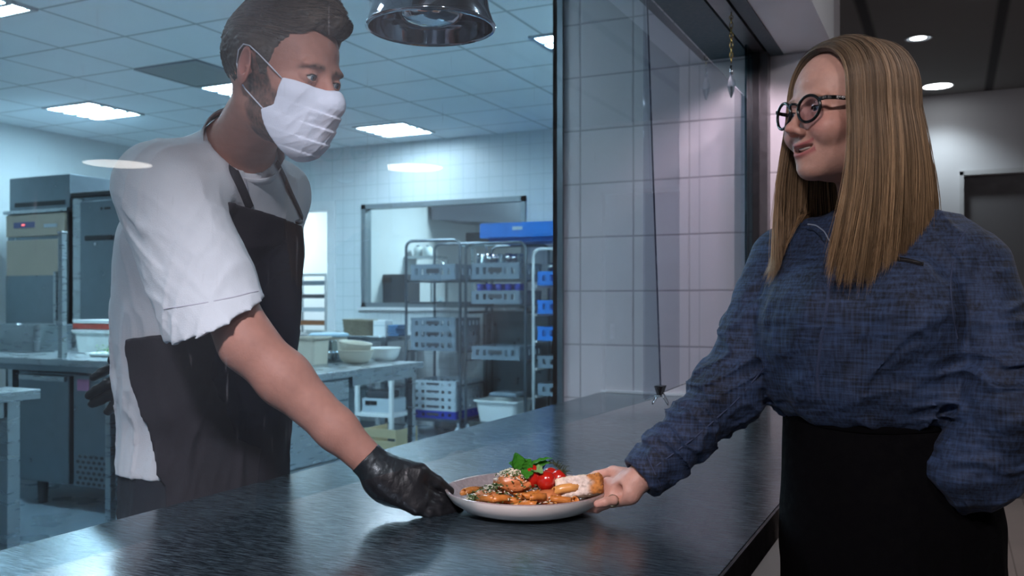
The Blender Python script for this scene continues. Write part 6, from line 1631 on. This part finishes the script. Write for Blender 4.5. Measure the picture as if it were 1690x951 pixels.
for (r_, d_, z, dv, uv, ln_, wd2, m_) in (
    (-.010, -.030, .066, R3(-.25, -.35, .9), R3(.1, -1, .25), .032, .026, M_bas), (-.004, -.026, .066, R3(-.8, .1, .45), R3(-.2, -.6, .8), .030, .021, M_bas),
    (.000, -.030, .064, R3(.25, -.5, .8), R3(0, -1, .2), .024, .019, M_bas), (.003, -.034, .066, R3(-.1, -.8, -.35), R3(0, -.6, 1), .022, .024, M_bas),
    (.008, -.022, .068, R3(.95, .0, .42), R3(-.2, -.6, .8), .036, .019, M_bas), (.006, -.02, .070, R3(.92, -.15, .60), R3(-.4, -.3, .9), .044, .013, M_bas),
    (.012, -.030, .068, R3(.6, -.8, .0), R3(.1, -.7, .9), .026, .022, M_basp), (-.002, -.018, .066, R3(.3, .6, .7), R3(0, -.8, .5), .024, .018, M_bas)):
    leaf('leaf', pp_(r_, d_, z), dv, uv, ln_, wd2, m_, bsl)
# grated cheese and chopped herbs
M_chs = mat('grated_cheese', (.72, .68, .55), .6, noise=.15, nscale=60)
M_pes = mat('chopped_green_herb', (.055, .11, .03), .6, noise=.6, nscale=80)
def sprinkle(name, n, region, size, m, lab, cat, seed):
    r = random.Random(seed); mb = MB()
    for _ in range(n):
        x, y, z = region(r); p = pp_(x, y, z); l_ = r.uniform(*size); a = r.uniform(0, 6.28); e_ = r.uniform(-.5, .5)
        u = Vector((math.cos(a)*math.cos(e_), math.sin(a)*math.cos(e_), math.sin(e_))); v = u.cross(Vector((0, 0, 1))).normalized()*l_*.16; w_ = u.cross(v).normalized()*l_*.16
        q_ = [p-u*l_*.5, p+u*l_*.5]
        a_ = [mb.bm.verts.new(q_[0]+s1*v+s2*w_) for s1, s2 in ((-1, -1), (1, -1), (1, 1), (-1, 1))]; b_ = [mb.bm.verts.new(q_[1]+.6*s1*v+.6*s2*w_) for s1, s2 in ((-1, -1), (1, -1), (1, 1), (-1, 1))]
        mb.bm.faces.new(a_[::-1]); mb.bm.faces.new(b_)
        for k in range(4): mb.bm.faces.new((a_[k], a_[(k+1) % 4], b_[(k+1) % 4], b_[k]))
    tag(mb.build(name, m, None), lab, cat, kind='stuff')
def reg_top(r):
    a = r.gauss(0, .014); b_ = r.gauss(0, .012); x = -.022+a; y = -.028+b_
    return x, y, .040+.0235*math.sqrt(max(0, 1-(a/.039)**2-(b_/.028)**2))+r.uniform(0, .003)
def reg_left(r):
    t_ = r.random(); x = -.045-.060*t_+r.gauss(0, .006); y = -.038-.010*t_+r.gauss(0, .009); return x, y, .042-.028*t_+r.uniform(-.002, .003)
def reg_all(r):
    a = r.uniform(0, 6.28); q_ = math.sqrt(r.random()); return -.005+.105*q_*math.cos(a), -.022+.078*q_*math.sin(a), .018+.014*(1-q_**2)+r.uniform(-.003, .004)
def mixr(*fs): return lambda r: r.choice(fs)(r)
sprinkle('grated_cheese', 700, mixr(reg_top, reg_top, reg_left, reg_all), (.0025, .0070), M_chs, 'pale grated cheese sprinkled over the chicken and pasta', 'cheese', 1)
sprinkle('chopped_herbs', 950, mixr(reg_top, reg_top, reg_left, reg_left, reg_all), (.0025, .0065), M_pes, 'chopped dark green herbs scattered over the dish', 'herbs', 2)
# bread slice
brm = vcol(mat('white_bread', (.6, .5, .4), .8, bump=1.0, bscale=110))
bc_ = np.array([.0]*3)
bx = nrm(F_*.98+G_*-.12+np.array([0, 0, .16])); bzv = nrm(np.array([0, 0, 1])+G_*.30-F_*.12); by_ = np.cross(bzv, bx); bzv = np.cross(bx, by_)
B_ctr = np.array(pp_(.098, -.030, .034)); BR = np.stack([bx, by_, bzv])
def bread_f(P):
    p = (P-B_ctr.astype(np.float32)) @ BR.T.astype(np.float32); x, y, z = p[..., 0], p[..., 1], p[..., 2]
    w_ = .028+.005*np.clip((x+.04)/.08, 0, 1)
    e = np.stack([np.abs(x)-.036, np.abs(y)-w_+.006, np.abs(z)-.0125], -1)
    return (np.sqrt((np.maximum(e, 0)**2).sum(-1))+np.minimum(e.max(-1), 0)-.006+.0016*vnoise(P*190, 61)+.0012*vnoise(P*420, 62)).astype(np.float32)
def bread_c(V):
    p = (V-B_ctr) @ BR.T; n = vnoise(V*70, 66); n2 = vnoise(V*240, 67)
    crumb = np.array([.62, .55, .40]); crust = np.array([.42, .17, .035]); flour = np.array([.62, .56, .50])
    c = np.tile(crumb, (len(V), 1))
    front = sm01((-p[:, 1]-.024)/.006)[:, None]; c = c*(1-front)+(flour*(1+.18*n2[:, None]))*front
    k = sm01((p[:, 0]-.014+.010*n)/.010)[:, None]*np.maximum(front, sm01((p[:, 0]-.034)/.004)[:, None]); c = c*(1-k)+(crust*(1+.35*n2[:, None]))*k
    sp = (sm01((n2-.45)/.2)*sm01((n+.1)/.3))[:, None]*front*.7; c = c*(1-sp)+np.array([.12, .05, .04])*sp
    return np.clip(c, 0, 1)
be = empty('bread_slice', tuple(B_ctr), 'thick white bread slice with floury golden crust at the right of the plate', 'bread')
organic('crumb', [('add', bread_f, 0)], B_ctr-.07, B_ctr+.07, .0014, brm, be, bread_c, it=0, frame='room')
